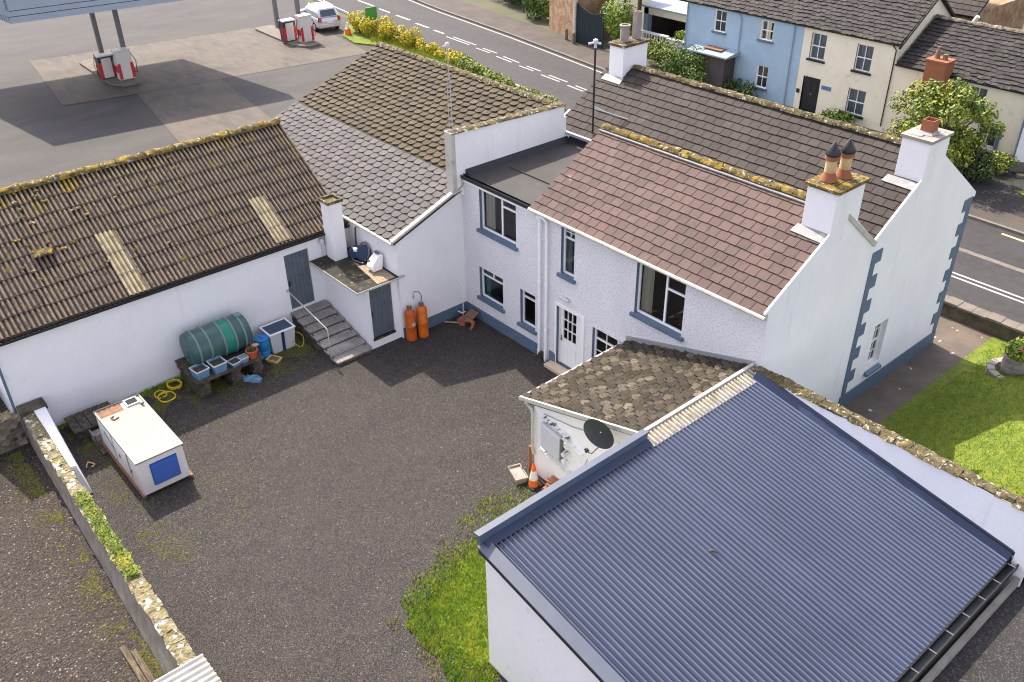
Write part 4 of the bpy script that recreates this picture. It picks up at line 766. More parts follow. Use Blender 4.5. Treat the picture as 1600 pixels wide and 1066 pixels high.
def tub(loc, sx, sy, h, label, m='bluecrate', inner='soil', rim='greyplastic', rot=0, name='plastic_tub', cat='tub', group='tubs on the bench'):
    o = thing(name, label, cat, loc, group); x, y, z = loc; c = math.cos(rot); s = math.sin(rot)
    def P(a, b, zz): return (x+a*c-b*s, y+a*s+b*c, z+zz)
    def ring(k_, zz): return [P(-sx*k_,-sy*k_,zz), P(sx*k_,-sy*k_,zz), P(sx*k_,sy*k_,zz), P(-sx*k_,sy*k_,zz)]
    b = MB(); b.add(ring(.42,0)+ring(.5,h)+ring(.46,h)+ring(.44,h*.75), [(3,2,1,0)] + [(i,(i+1)%4,4+(i+1)%4,4+i) for i in range(4)] + [(8+i,8+(i+1)%4,12+(i+1)%4,12+i)[::-1] for i in range(4)]); b.build('body', m, o, 0)
    b = MB(); b.add(ring(.52,h-.03)+ring(.46,h-.03)+ring(.52,h+.01)+ring(.46,h+.01), [(8+i,8+(i+1)%4,12+(i+1)%4,12+i) for i in range(4)] + [(i,(i+1)%4,8+(i+1)%4,8+i) for i in range(4)] + [(4+(i+1)%4,4+i,12+i,12+(i+1)%4) for i in range(4)]); b.build('rim', rim, o, 0)
    b = MB(); b.add(ring(.45,h*.78), [(0,1,2,3)]); b.build('contents', inner, o, 0); return o
tub((-1.55,-9.42,.7), .46, .44, .30, 'blue tub with soil at the left end of the bench', rot=.1)
tub((-1.5,-8.86,.7), .50, .46, .32, 'taller blue tub, second along the front of the bench', rot=.05)
tub((-1.42,-8.33,.7), .34, .34, .14, 'small shallow blue tray between the big tubs and the clay pot', rot=.2)
tub((-1.4,-8.03,.7), .26, .26, .18, 'small blue box next to the clay pot', rot=.1, inner='concrete')
def pot(loc, r, h, label, m, inner, name='flower_pot', cat='flower pot', plants=0, rimm=None):
    o = thing(name, label, cat, loc); b = MB(); b.lathe(loc, [(r*.7,0),(r*.93,h*.8),(r*1.05,h*.8),(r*1.05,h),(r*.9,h),(r*.88,h*.85)], 18); b.build('pot', m, o)
    b = MB(); b.lathe(loc, [(r*.9,h*.86),(0,h*.88)], 18); b.build('contents', inner, o)
    if plants:
        rr = random.Random(1); b = MB()
        for i in range(plants):
            a = rr.uniform(0,6.28); q = rr.uniform(0,r*.6); x, y, z = loc; p = (x+q*math.cos(a), y+q*math.sin(a), z+h*.85); b.tube([p, (p[0]+rr.uniform(-.06,.06), p[1]+rr.uniform(-.06,.06), p[2]+rr.uniform(.1,.2))], .012, 5)
        b.build('stems', 'mossgreen', o)
    return o
pot((-1.42,-7.7,.7), .19, .3, 'red clay flower pot with withered stems on the bench end', 'cane', 'soil', plants=14)
pot((-1.75,-7.42,.7), .15, .22, 'small dark bucket with a round cream lid behind the clay pot', 'navyplastic', 'lid', name='lidded_bucket', cat='bucket')
o = thing('rag_bundle', 'faded blue cloth bundle lying on the ground under the bench', 'bundle', (-1.3,-7.95,0)); b = MB()
for i in range(5): lumpy(b, (-1.45+.06*i,-8.15+.05*i,0), (-1.2+.05*i,-7.85+.03*i,0), .2, .14, i, .07, .5)
b.build('cloth', 'bluecrate', o, 60)
o = thing('water_barrel', 'bright blue plastic barrel with a green lower half beside the bench', 'barrel', (-2.2,-6.98,0)); b = MB()
b.lathe((-2.2,-6.98,0), [(.2,0),(.21,.05),(.23,.3),(.215,.33),(.24,.36),(.245,.66),(.23,.70),(.23,.74),(.2,.76)], 20); b.build('body', 'brightblue', o)
b = MB(); b.lathe((-2.2,-6.98,.73), [(.245,0),(.25,.04),(.2,.06),(.19,.045),(0,.045)], 20); b.box(-2.3,-2.1,-7.0,-6.96,.775,.80); b.build('lid', 'brightblue', o)
o = thing('grit_box', 'pale grey plastic box with a navy lid and a dark strip down its front', 'box', (-2.35,-6.3,0)); b = MB()
b.hexa([(-2.7,-6.68,0),(-2.12,-6.68,0),(-2.12,-5.86,0),(-2.7,-5.86,0),(-2.76,-6.74,.78),(-2.05,-6.74,.78),(-2.05,-5.80,.78),(-2.76,-5.80,.78)]); b.build('body', 'greyplastic', o, 0, .02)
b = MB(); b.box(-2.78,-2.03,-6.76,-6.70,.78,.82); b.box(-2.78,-2.03,-5.84,-5.78,.78,.82); b.box(-2.78,-2.72,-6.70,-5.84,.78,.82); b.box(-2.09,-2.03,-6.70,-5.84,.78,.82); b.build('rim', 'upvc', o, 0)
b = MB(); b.box(-2.72,-2.09,-6.70,-5.84,.785,.80); b.build('lid', 'navyplastic', o, 0); b = MB(); b.hexa([(-2.118,-6.33,.02),(-2.10,-6.33,.02),(-2.10,-6.22,.02),(-2.118,-6.22,.02),(-2.05,-6.33,.77),(-2.035,-6.33,.77),(-2.035,-6.22,.77),(-2.05,-6.22,.77)]); b.build('strip', 'navyplastic', o, 0)
b = MB(); b.tube([(-2.1+.25*math.cos(a*.5), -5.75+.2*math.sin(a*.5), .05+.35*abs(math.sin(a*.26))) for a in range(13)], .012, 6); tag(b.build('wire_loop', 'yellow', None), 'thin looped yellow green cable against the grey box', 'cable')
o = tub((-1.75,-6.86,.0), .44, .3, .12, 'shallow cream basin with holes lying on the ground in front of the barrel', m='yellowbasin', inner='rustbrown', rim='yellowbasin', rot=.5, name='cream_basin', cat='basin', group=None)
b = MB(); rr = random.Random(6)
for cx_, cy_, r_, n_ in ((-2.62,-9.98,.24,4),(-2.2,-10.42,.28,2),(-2.45,-10.52,.2,1)):
    b.tube([(cx_+(r_+.03*math.sin(i*.9))*math.cos(i*.35)+.004*i*.2, cy_+(r_+.03*math.cos(i*.7))*math.sin(i*.35), .03+(.0 if n_ < 3 else .0016*i))for i in range(18*n_)], .022, 8)
tag(b.build('garden_hose', 'yellow', None), 'coiled bright yellow hose on the ground by the shed wall', 'hose')
# debris and the drain grate by the wall
o = thing('timber_box', 'dark rotting timber box with an open slot on the ground behind the generator', 'box', (-2.0,-12.6,0)); b = MB()
for i in range(5): b.box(-2.75,-1.75,-13.35+.27*i,-13.1+.27*i,.3,.35)
b.box(-2.7,-1.8,-13.3,-12.1,0,.3); b.build('boards', 'darkwood', o, 0, .01)
b = MB(); b.box(-1.74,-1.45,-12.95,-12.1,.16,.2); b.box(-1.74,-1.3,-12.97,-12.93,0,.3); b.box(-1.35,-1.3,-12.95,-12.1,0,.3); b.build('slot_frame', 'wood', o, 0)
b = MB()
for i in range(4): b.box(-1.25+.16*i,-1.11+.16*i,-13.0,-12.1,.03,.07)
b.build('slats', 'darkwood', o, 0)
# generator
gt = thing('generator', 'big white box generator with a blue louvred vent, standing in the yard', 'generator', (.4,-12.1,0))
b = MB(); b.hexa([(-1.12,-12.80,.1),(1.98,-12.80,.1),(1.98,-11.48,.1),(-1.12,-11.48,.1),(-1.1,-12.78,1.19),(1.95,-12.78,1.19),(1.95,-11.50,1.19),(-1.1,-11.50,1.19)]); b.build('housing', 'genside', gt, 0, .012)
b = MB(); b.box(-.62,1.99,-12.82,-11.46,1.19,1.235); b.box(-1.14,-.62,-12.82,-12.76,1.19,1.235); b.box(-1.14,-.62,-11.52,-11.46,1.19,1.235); b.box(-1.14,-1.09,-12.76,-11.52,1.19,1.235); b.build('top_panel', 'genwhite', gt, 0, .006)
b = MB(); b.box(-1.09,-.62,-12.76,-12.08,1.195,1.21); b.box(-1.0,-.7,-12.7,-12.2,1.21,1.215); gr = b.build('roof_grille', 'rustbrown', gt, 0)
b = MB(); b.box(-1.05,-.68,-11.98,-11.6,1.2,1.26); b.build('hatch_rim', 'greyplastic', gt, 0); b = MB(); b.box(-1.0,-.73,-11.94,-11.64,1.26,1.265); b.build('hatch', 'dark', gt, 0)
b = MB(); b.tube([(-.5,-12.45,1.24),(-.42,-12.55,1.28),(-.3,-12.5,1.25),(-.35,-12.35,1.25)], .02, 6); b.build('lifting_bracket', 'rustbrown', gt)
b = MB(); b.tube([(-.6,-11.62,1.24),(-.45,-11.58,1.32)], .03, 6); b.build('exhaust_stub', 'rustbrown', gt)
b = MB(); b.box(1.962,1.99,-12.47,-11.72,.30,1.02); vv = b.build('vent', 'bluevent', gt, 0)
b = MB()
for i in range(11): z = .32+.062*i; b.hexa([(1.985,-12.45,z),(2.015,-12.45,z-.012),(2.015,-11.74,z-.012),(1.985,-11.74,z),(1.985,-12.45,z+.035),(1.99,-12.45,z+.035),(1.99,-11.74,z+.035),(1.985,-11.74,z+.035)])
b.build('louvre', 'bluevent', vv, 0)
b = MB()
for x0 in (-.9,.2,): b.box(x0,x0+1.0,-12.815,-12.80,.2,1.1)
b.build('side_panel', 'genside', gt, 0, .004)
b = MB(); b.add([(-.5,-12.822,.86),(-.45,-12.822,.95),(.05,-12.822,.72),(.15,-12.822,.52),(-.1,-12.822,.70)], [(0,1,2,3,4)]); b.build('stripe_decal', 'brightblue', gt, 0)
b = MB(); b.box(-1.15,2.02,-12.86,-12.78,.06,.12); b.box(-1.15,2.02,-11.50,-11.42,.06,.12)
for x0 in (-1.0,1.85):
    for y0 in (-12.82,-11.52): b.box(x0,x0+.08,y0,y0+.08,0,.1)
b.build('skid', 'rustbrown', gt, 0)
b = MB(); b.box(.55,.60,-12.835,-12.815,.6,.72); b.box(1.4,1.44,-12.835,-12.815,.6,.7); b.build('latch', 'steelgrey', gt, 0)
b = MB(); b.tube([(1.15+.14*math.cos(i*.5), -13.45+.09*math.sin(i*.5)+.04*math.sin(i), .05) for i in range(12)], .02, 6); b2 = b
tag(b.build('clay_shard', 'buffclay', None), 'broken curved clay shard on the ground between the wall and the generator', 'debris'); bpy.data.objects['clay_shard'].location.x -= 1.6
# ---------------------------------------------------------------- boundary walls at the left
bw = thing('boundary_wall', 'long stone boundary wall with a mossy top and a strip of green moss', 'wall', (3,-14.2,0))
b = MB(); b.hexa([(-2.75,-14.42,0),(9.4,-14.80,0),(9.4,-14.24,0),(-2.75,-14.05,0),(-2.75,-14.36,1.05),(9.4,-14.57,1.05),(9.4,-14.26,1.05),(-2.75,-14.08,1.05)]); b.build('wall', 'wallend', bw, 0, .02)
b = MB()
for i in range(30):
    x = -2.75+.405*i; z = 1.415-.0115*x; rr = random.Random(i); lumpy(b, (x,-14.22-.0155*(x+2.75),1.045), (x+.4,-14.22-.0155*(x+3.1),1.045), .36, .055, i, .06, .45)
b.build('coping', 'copestone', bw, 60)
b = MB(); rr = random.Random(3)
for i in range(3600):
    x = rr.uniform(2.0,5.75); y = -14.22-.0155*(x+2.75)+rr.gauss(0,.075); z = 1.07+rr.uniform(.02,.12); a = rr.uniform(0,6.3); s = rr.uniform(.02,.045)
    b.add([(x-s*math.cos(a),y-s*math.sin(a),z),(x+s*math.sin(a)*.6,y-s*math.cos(a)*.6,z+.02),(x+s*math.cos(a),y+s*math.sin(a),z+.015),(x-s*math.sin(a)*.6,y+s*math.cos(a)*.6,z-.01)], [(0,1,2,3)], rr.random())
tag(b.build('moss_strip', 'leafyellow', bw, 0), kind='stuff')
rw2 = thing('rendered_wall_stub', 'short white rendered wall with a sloping top butted against the mossy boundary wall', 'wall', (-1,-13.95,0))
b = MB(); b.hexa([(-2.75,-14.04,0),(.75,-14.08,0),(.75,-13.80,0),(-2.75,-13.70,0),(-2.75,-14.06,1.16),(.75,-14.12,1.12),(.75,-13.98,1.08),(-2.75,-13.72,1.16)]); b.build('wall', 'smooth_white', rw2, 0, .01)
b = MB(); b.box(-2.93,-2.45,-14.42,-13.68,1.05,1.22); b.build('capping', 'retain', rw2, 0, .02)
sw = thing('rubble_wall', 'dark rubble stone wall with a pale coping meeting the boundary wall at the left edge', 'wall', (-2.8,-16,0))
b = MB(); b.box(-3.1,-2.7,-30,-14.44,0,1.02); b.build('wall', 'stone', sw, 0, .03); b = MB()
for i in range(22): lumpy(b, (-2.9,-30+.7*i,1.02), (-2.9,-30+.7*i+.68,1.02), .5, .08, i, .08, .3)
b.build('coping', 'copestone', sw, 60)
b = MB(); b.box(-3.3,-2.75,-16.3,-14.9,0,.25); b.box(-3.2,-2.8,-18,-16.4,0,.5); b.build('footing', 'retain', sw, 0, .03)
pk = thing('blue_trailer', 'blue and orange trailer parked beyond the shed corner, only a sliver showing', 'trailer', (-6.6,-14.9,0))
b = MB(); b.box(-8.2,-5.2,-17,-14.85,.5,1.1); b.build('bed', 'brightblue', pk, 0, .03); b = MB(); b.box(-5.2,-5.0,-16.8,-15.0,.5,.75); b.box(-7.2,-6.2,-16.5,-15.2,1.1,1.3); b.build('bumper', 'coneorange', pk, 0, .03)
b = MB()
for y in (-16.8,-15.1): b.xcyl((-6.6,y,.33), .33, .2, (0,1,0), 16)
b.build('wheel', 'rubber', pk)
ps = thing('plank_stack', 'weathered brown planks lying against the boundary wall base', 'planks', (7.5,-15.1,0)); b = MB()
for i in range(2): b.box(6.5+.3*i, 9.6, -15.24+.14*i, -15.11+.14*i, .0, .09+.03*i)
b.build('planks', 'oldplank', ps, 0, .01)
cs = thing('corrugated_sheet', 'white corrugated sheet lying across the boundary wall at the bottom edge', 'sheet', (9.6,-14.6,1.4))
o = corr('sheet', 'oldwhite', cs, (9.0,-15.2,1.34), X, (0,1,-.02), 2.2, 1.06, .155, .034, 1, 0, 8, under=False)
s_ = MB(); s_.box(9.0,11.2,-14.2,-14.15,1.24,1.30); s_.build('edge_batten', 'buffclay', cs, 0)
s_ = MB(); s_.box(9.4,11.3,-14.7,-14.25,0,1.24); s_.build('support_wall', 'wallend', bw, 0)
# ---------------------------------------------------------------- lean-to
lt = thing('stone_slate_lean_to', 'small white lean-to with a low mossy roof of uneven stone slates against the pink-roofed house', 'outhouse', (10,-2.1,0))
wl = MB(); FA = Fr((8.22,-4.12,0), X, -Y); FA.wall(wl, 0, 4.0, 0, 2.5); wl.poly([FA.p(0,2.5), FA.p(4.0,2.5), FA.p(4.0,3.62), FA.p(0,2.52)])
FAL = Fr((8.22,0,0), -Y, -X); FAL.wall(wl, 0, 4.12, 0, 2.52); wl.build('wall', 'shed_white', lt, 0)
vd2 = Vector((4.2,0,1.26))
tiles('roof', 'slatelean', lt, (7.83,0.0,2.43), -Y, vd2, 4.24, vd2.length-.04, .33, .20, .03, 'scallop', 11, jit=.05, gap=.03, ov=.76)
g_ = MB(); g_.tube([(7.80,-4.28,2.42),(7.74,.0,2.40)], .045, 8); g_.hexa([(7.8,-4.3,2.38),(12.05,-4.3,3.64),(12.05,-4.24,3.64),(7.8,-4.24,2.38),(7.8,-4.3,2.50),(12.05,-4.3,3.76),(12.05,-4.24,3.76),(7.8,-4.24,2.50)]); g_.build('gutter', 'dirty_white', lt)
g_ = MB(); g_.hexa([(12.02,-4.3,3.60),(12.14,-4.3,3.60),(12.14,.0,3.60),(12.02,.0,3.60),(12.02,-4.3,3.78),(12.12,-4.3,3.80),(12.12,.0,3.80),(12.02,.0,3.78)]); g_.build('verge_board', 'dirty_white', lt, 0)
corr('corrugated_flashing', 'flash', lt, (12.54,-4.32,3.67), Y, (-.40,0,.08), 4.25, .40, .125, .022, 1, 0, 8, tone=True)
g_ = MB(); g_.hexa([(7.7,-.03,2.45),(12.1,-.03,3.74),(12.1,-.005,3.74),(7.7,-.005,2.45),(7.7,-.03,2.58),(12.1,-.03,3.87),(12.1,-.005,3.87),(7.7,-.005,2.58)]); g_.build('wall_flashing', 'galv', lt, 0)
g_ = MB(); g_.tube([(8.0,-4.26,2.42),(8.2,-4.2,2.25),(8.24,-4.2,2.1),(8.24,-4.2,.9),(8.28,-4.2,.75)], .045, 8); g_.build('downpipe', 'dirty_white', lt)
g_ = MB(); g_.tube([(8.14,-4.19,.95),(8.14,-4.19,.0)], .05, 8); g_.tube([(8.05,-4.45,0),(8.05,-4.4,.4),(8.16,-4.3,.5)], .015, 6); g_.build('drain_pipe', 'terracotta', lt)
mbx = thing('meter_cabinet', 'broken white meter cabinet with torn render round it on the lean-to wall', 'cabinet', (8.95,-4.3,1.4)); b = MB()
b.hexa([FA.p(.42,1.30,.16), FA.p(1.14,1.18,.16), FA.p(1.14,1.18,0), FA.p(.42,1.30,0), FA.p(.42,2.08,.16), FA.p(1.14,1.96,.16), FA.p(1.14,1.98,0), FA.p(.42,2.10,0)]); b.build('door', 'greyplastic', mbx, 0, .02)
b = MB(); rr = random.Random(9)
for i in range(46):
    a = rr.uniform(.3,1.75); z = 2.16-(a-.3)*.18+rr.uniform(-.05,.14) if i % 2 else 1.16-(a-.3)*.14+rr.uniform(-.08,.06); lumpy(b, FA.p(a,z,.02), FA.p(a+.14,z-.02,.03), .10, .07, i, .05, .5, up=Vector((0,-1,0)))
for i in range(16): z = rr.uniform(1.1,2.1); lumpy(b, FA.p(1.2+rr.uniform(0,.2),z,.02), FA.p(1.22+rr.uniform(0,.2),z+.1,.05), .09, .09, i+50, .05, .5, up=Vector((0,-1,0)))
tag(b.build('plaster', 'white_paint', mbx, 60), kind='stuff')
b = MB(); rr = random.Random(19)
for i in range(14): a = rr.uniform(.35,1.6); z = 2.2-(a-.3)*.16+rr.uniform(-.03,.1); FA.box(b, a, a+.035, z, z+.035, .02, .10)
FA.box(b, 1.16,1.2,1.2,1.9,.02,.13); FA.box(b, 1.5,1.62,.62,.74,.0,.08); b.build('holes', 'steelgrey', mbx, 0)
b = MB(); FA.box(b, 2.12,2.34,2.62,2.82,.0,.03); tag(b.build('wall_vent', 'steelgrey', None, 0), 'small dark grey square vent on the lean-to wall left of the dish', 'vent')
b = MB(); b.tube([FA.p(2.3,2.75,.02), FA.p(1.5,2.5,.02), FA.p(.4,2.3,.02)], .008, 5); b.tube([FA.p(2.45,2.25,.42), FA.p(2.0,1.4,.2), FA.p(1.3,.5,.06), FA.p(.6,.2,.02)], .010, 5)
for i in range(4): b.tube([FA.p(3.1+.1*i,2.95+.03*i,.02), FA.p(3.3+.12*i,2.6,.04), FA.p(3.3+.14*i,1.9,.02)], .012, 5)
tag(b.build('wall_cables', 'steelgrey', None), 'thin dark cables running down the lean-to wall from the dish', 'cable')
ds = thing('satellite_dish', 'dark grey oval satellite dish on the lean-to wall', 'satellite dish', (11.0,-4.2,2.9))
DC = Vector((11.10,-4.66,3.36)); dn = Vector((.2,-.97,-.08)).normalized(); da = dn.cross(Z).normalized(); db = da.cross(dn); vs = []; fs = []
for i in range(7):
    for j_ in range(28):
        a = 2*math.pi*j_/28; r = i/6; vs.append(DC + da*math.cos(a)*.43*r + db*math.sin(a)*.43*r + dn*(.10*r*r-.1))
b = MB(); fs = [(i*28+j_, i*28+(j_+1) % 28, (i+1)*28+(j_+1) % 28, (i+1)*28+j_) for i in range(6) for j_ in range(28)]; b.add(vs, fs); K_ = [p-dn*.012 for p in vs]; b.add(K_, [f[::-1] for f in fs]); b.build('dish', 'dishgrey', ds, 80)
b = MB(); b.tube([DC-db*.42+dn*.0, DC-db*.40+dn*.3, DC-db*.15+dn*.52], .014, 6); b.lathe(DC-db*.12+dn*.52, [(0,-.05),(.035,-.05),(.035,.06),(0,.06)], 8); b.tube([DC-db*.12+dn*.5-da*.06, DC-db*.12+dn*.5+da*.06], .03, 8); b.build('arm', 'blacksteel', ds)
b = MB(); b.tube([DC-dn*.1, DC-dn*.2-Z*.1, Vector((11.0,-4.12,2.9))], .025, 8); b.build('mount', 'galv', ds)
# cone, trough and the clay bits at the lean-to corner
cn = thing('traffic_cone', 'orange and white traffic cone standing at the foot of the lean-to wall', 'traffic cone', (8.62,-4.5,0)); b = MB()
b.hexa([(8.42,-4.7,0),(8.82,-4.7,0),(8.82,-4.3,0),(8.42,-4.3,0),(8.43,-4.69,.05),(8.81,-4.69,.05),(8.81,-4.31,.05),(8.43,-4.31,.05)]); b.build('base', 'rubber', cn, 0, .01)
b = MB(); b.lathe((8.62,-4.5,.05), [(.15,0),(.118,.2)], 20); b.lathe((8.62,-4.5,.05), [(.07,.5),(.045,.68),(.03,.7),(.02,.6)], 20); b.build('cone', 'coneorange', cn); b = MB(); b.lathe((8.62,-4.5,.05), [(.119,.2),(.072,.5)], 20); b.build('reflective_band', 'conewhite', cn)
tr = tub((8.1,-4.62,0), .62, .36, .22, 'worn stone trough lying on the ground in front of the lean-to corner', m='basin', inner='concrete', rim='basin', rot=-.35, name='stone_trough', cat='trough', group=None)
o = thing('clay_ridge_tiles', 'dark stack of broken clay tiles beside the traffic cone', 'tiles', (9.1,-4.4,0)); b = MB(); rr = random.Random(8)
for i in range(7): x = 8.95+rr.uniform(0,.25); y = -4.55+rr.uniform(0,.15); z = .06*i; b.hexa([(x,y,z),(x+.4,y+.05,z),(x+.4,y+.3,z),(x,y+.3,z),(x,y,z+.05),(x+.4,y+.05,z+.06),(x+.4,y+.3,z+.05),(x,y+.3,z+.05)])
b.build('tiles', 'terracotta', o, 0, .01)
# ---------------------------------------------------------------- blue steel shed
bs = thing('blue_roof_shed', 'big white shed with a blue-grey corrugated steel roof behind a mossy parapet', 'shed', (15.7,-4.7,0))
wl = MB(); FW = Fr((12.34,-9.17,0), X, -Y); FW.wall(wl, 0, 6.78, 0, 2.4); wl.poly([FW.p(0,2.4), FW.p(6.78,2.4), FW.p(6.78,2.42), FW.p(0,3.62)])
FW2 = Fr((12.34,-.35,0), -Y, -X); FW2.wall(wl, 0, 8.82, 0, 3.62); FW3 = Fr((19.12,-9.17,0), Y, X); FW3.wall(wl, 0, 8.9, 0, 2.4); wl.build('wall', 'shed_white', bs, 0)
vb = Vector((-6.74,0,1.18))
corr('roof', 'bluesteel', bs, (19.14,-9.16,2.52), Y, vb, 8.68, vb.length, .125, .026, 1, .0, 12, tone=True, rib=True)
b = MB(); b.hexa([(12.26,-9.28,3.40),(12.34,-9.28,3.40),(12.34,-4.35,3.40),(12.26,-4.35,3.40),(12.26,-9.28,3.96),(12.34,-9.28,3.96),(12.34,-4.35,3.96),(12.26,-4.35,3.96)]); b.build('fascia', 'bluetrim', bs, 0)
b = MB(); b.hexa([(12.16,-9.32,3.95),(12.37,-9.32,3.97),(12.37,-4.33,3.97),(12.16,-4.33,3.95),(12.18,-9.32,3.99),(12.36,-9.32,4.01),(12.36,-4.33,4.01),(12.18,-4.33,3.99)]); b.build('fascia_capping', 'bluesheet', bs, 0)
b = MB(); b.hexa([(12.345,-9.2,3.68),(12.50,-9.2,3.70),(12.50,-4.33,3.70),(12.345,-4.33,3.68),(12.345,-9.2,3.80),(12.48,-9.2,3.73),(12.48,-4.33,3.73),(12.345,-4.33,3.80)]); b.build('ridge_flashing', 'bluedeep', bs, 0)
b = MB(); sl = 1.18/6.74
b.hexa([(12.3,-9.30,3.50),(19.2,-9.30,2.29),(19.2,-9.22,2.29),(12.3,-9.22,3.50),(12.3,-9.30,3.62),(19.2,-9.30,2.41),(19.2,-9.22,2.41),(12.3,-9.22,3.62)]); b.build('verge_fascia_board', 'black', bs, 0)  # black fascia board below the verge flashing
b = MB(); b.hexa([(12.3,-9.34,3.66),(19.2,-9.34,2.45),(19.2,-9.08,2.50),(12.3,-9.08,3.72),(12.3,-9.34,3.70),(19.2,-9.34,2.49),(19.2,-9.08,2.56),(12.3,-9.08,3.78)]); b.build('verge_flashing', 'bluesheet', bs, 0)
b = MB(); b.hexa([(12.4,-.48,3.66),(19.15,-.48,2.48),(19.15,-.30,2.52),(12.4,-.30,3.70),(12.4,-.48,3.71),(19.15,-.48,2.53),(19.15,-.30,2.70),(12.4,-.30,3.88)]); b.build('parapet_flashing', 'bluedeep', bs, 0)
b = MB(); b.hexa([(12.4,-.33,3.75),(19.2,-.33,2.60),(19.2,-.305,2.60),(12.4,-.305,3.75),(12.4,-.36,3.82),(19.2,-.36,2.67),(19.2,-.305,2.67),(12.4,-.305,3.82)]); b.build('flashing_clamp', 'black', bs, 0)
b = MB(); b.box(19.13,19.17,-9.3,-.3,2.35,2.50); b.box(19.17,19.32,-9.3,-.3,2.33,2.36); b.box(19.32,19.35,-9.3,-.3,2.33,2.48); b.build('gutter', 'black', bs, 0)
b = MB()
for i in range(14): y = -9.1+i*.66; b.box(19.14,19.34,y,y+.02,2.475,2.485)
b.build('gutter_brackets', 'steelgrey', bs, 0)
b = MB(); b.box(12.32,19.5,-.30,.0,0,3.78); b.box(19.2,19.5,-.36,0,0,3.7); b.build('parapet', 'smooth_white', bs, 0)
b = MB()
for i in range(19): lumpy(b, (12.28+i*.385,-.15,3.775), (12.28+i*.385+.375,-.15,3.775), .36, .09, i, .07, .4)
b.build('coping', 'moss', bs, 60)
b = MB(); b.box(19.37,19.47,-9.3,-.3,0,2.16); b.build('outer_leaf', 'concrete', bs, 0)
b = MB(); q = Vector((15.2,-5.6,2.52+1.18*(19.14-15.2)/6.74+.03)); b.tube([q, q+Vector((.05,.05,.04)), q+Vector((.16,.1,.03))], .03, 6); tag(b.build('roof_bolt', 'blacksteel', bs))
# small scattered things: grass at the shed, moss along the walls
blades('grass_patch', [(8.5,-4.75),(8.15,-5.2),(8.3,-6.3),(8.75,-7.5),(9.2,-8.7),(9.55,-9.55),(10.3,-10.0),(11.5,-9.95),(12.2,-10.3),(13.6,-10.0),(14.2,-9.2),(12.3,-9.15),(12.3,-4.4)], 85000, .07, 'grass', 5, w_=.026, gate=lambda x, y, r: r.random() < .12+1.1*max(0, min(1, (x-8.75-max(0, (-y-6)*.17))/.9)))
blades('dry_grass', [(8.2,-4.7),(8.0,-5.4),(8.2,-6.6),(8.7,-7.8),(9.3,-9.2),(9.9,-10.3),(12.5,-10.4),(12.3,-4.4)], 14000, .06, 'strawblade', 6, w_=.024, gate=lambda x, y, r: noise.noise(Vector((x*1.3,y*1.3,2))) > -.05)
sheet('grass_patch_ground', [(9.3,-5.4),(9.25,-6.4),(9.7,-7.8),(10.15,-9.1),(11.2,-9.55),(12.3,-9.5),(12.3,-4.4),(9.8,-4.4)], .006, 'lawn')
def scatter(name, n, pos, m, smin, smax, seed):
    rng = random.Random(seed); mb = MB()
    for _ in range(n):
        x, y = pos(rng); s = rng.uniform(smin, smax); a = rng.uniform(0, 6.28); h = s*rng.uniform(.2,.6)
        if noise.noise(Vector((x*1.3, y*1.3, seed))) + .5*noise.noise(Vector((x*4, y*4, seed))) < -.02: continue
        r_ = [(x+s*math.cos(a+k_*1.57)*rng.uniform(.6,1), y+s*math.sin(a+k_*1.57)*rng.uniform(.6,1), .004) for k_ in range(4)]
        mb.add(r_+[(x,y,.004+h)], [(0,1,4),(1,2,4),(2,3,4),(3,0,4)], rng.random())
    return tag(mb.build(name, m, None, 0), kind='stuff')
scatter('ground_moss', 26000, lambda r: (-2.95+abs(r.gauss(0,.95)), r.uniform(-13.6,-5.5)), 'mossbits', .012, .04, 1)
scatter('moss_by_generator', 2600, lambda r: (r.uniform(-1.5,5), -13.55+abs(r.gauss(0,.55))), 'mossbits', .012, .035, 2)
scatter('moss_by_wall_base', 900, lambda r: (r.uniform(1.5,4.5), -11.2+r.gauss(0,.6)), 'mossbits', .01, .03, 3)
scatter('moss_lot', 5000, lambda r: (r.uniform(-2.5,8), -14.75-abs(r.gauss(0,.3))), 'mossbits', .015, .04, 4)
blades('verge_grass_tufts', [(-2.98,-13.7),(-2.75,-13.7),(-2.72,-5.6),(-2.98,-5.6)], 3500, .12, 'grass', 7)

# ---------------------------------------------------------------- houses across the road
FO = Fr((0,27.8,0), X, -Y)
bh2 = thing('blue_terraced_house', 'pale blue rendered house with white sash windows across the road', 'house', (-9.4,29,0))
wl = MB(); rv = []; H1_ = ((-11.38,-10.55,3.16,4.38),(-8.12,-7.28,3.28,4.34),(-8.02,-7.25,.6,1.86)); FO.wall(wl, -13.45, -5.3, -.3, 4.58, H1_, rv, .16)
FOs = Fr((-13.45,33.6,0), -Y, -X); FOs.wall(wl, 0, 5.8, -.3, 4.58); wl.poly([FOs.p(0,4.58), FOs.p(5.8,4.58), FOs.p(2.9,6.5)])
wl.build('wall', 'blue_render', bh2, 0); reveals(rv, 'white_paint', bh2)
def sash(par, h, cur, sill='slate_paint', vb=1):
    bars = [('v',.5,0,.5),('v',.5,.5,1)] if vb == 1 else []
    window(par, FO, h, cols=(), rows=(.5,), fw=.055, bars=bars, barw=.035, d=.13, frame='white_paint', sill=sill, curtain=cur)
for h in H1_: sash(bh2, h, [(.05,.3,'net')], 'slate_paint')
for q_ in ([FO.p(-5.9,0,.06), FO.p(-5.9,4.3,.06), FO.p(-5.9,4.5,.12)], [FO.p(-13.4,0,.06), FO.p(-13.4,4.4,.06)], [FO.p(-9.45,0,.06), FO.p(-9.45,4.2,.06), FO.p(-9.7,4.5,.1)]): MB().tube(q_, .035, 6).build('downpipe', 'canopy', bh2)
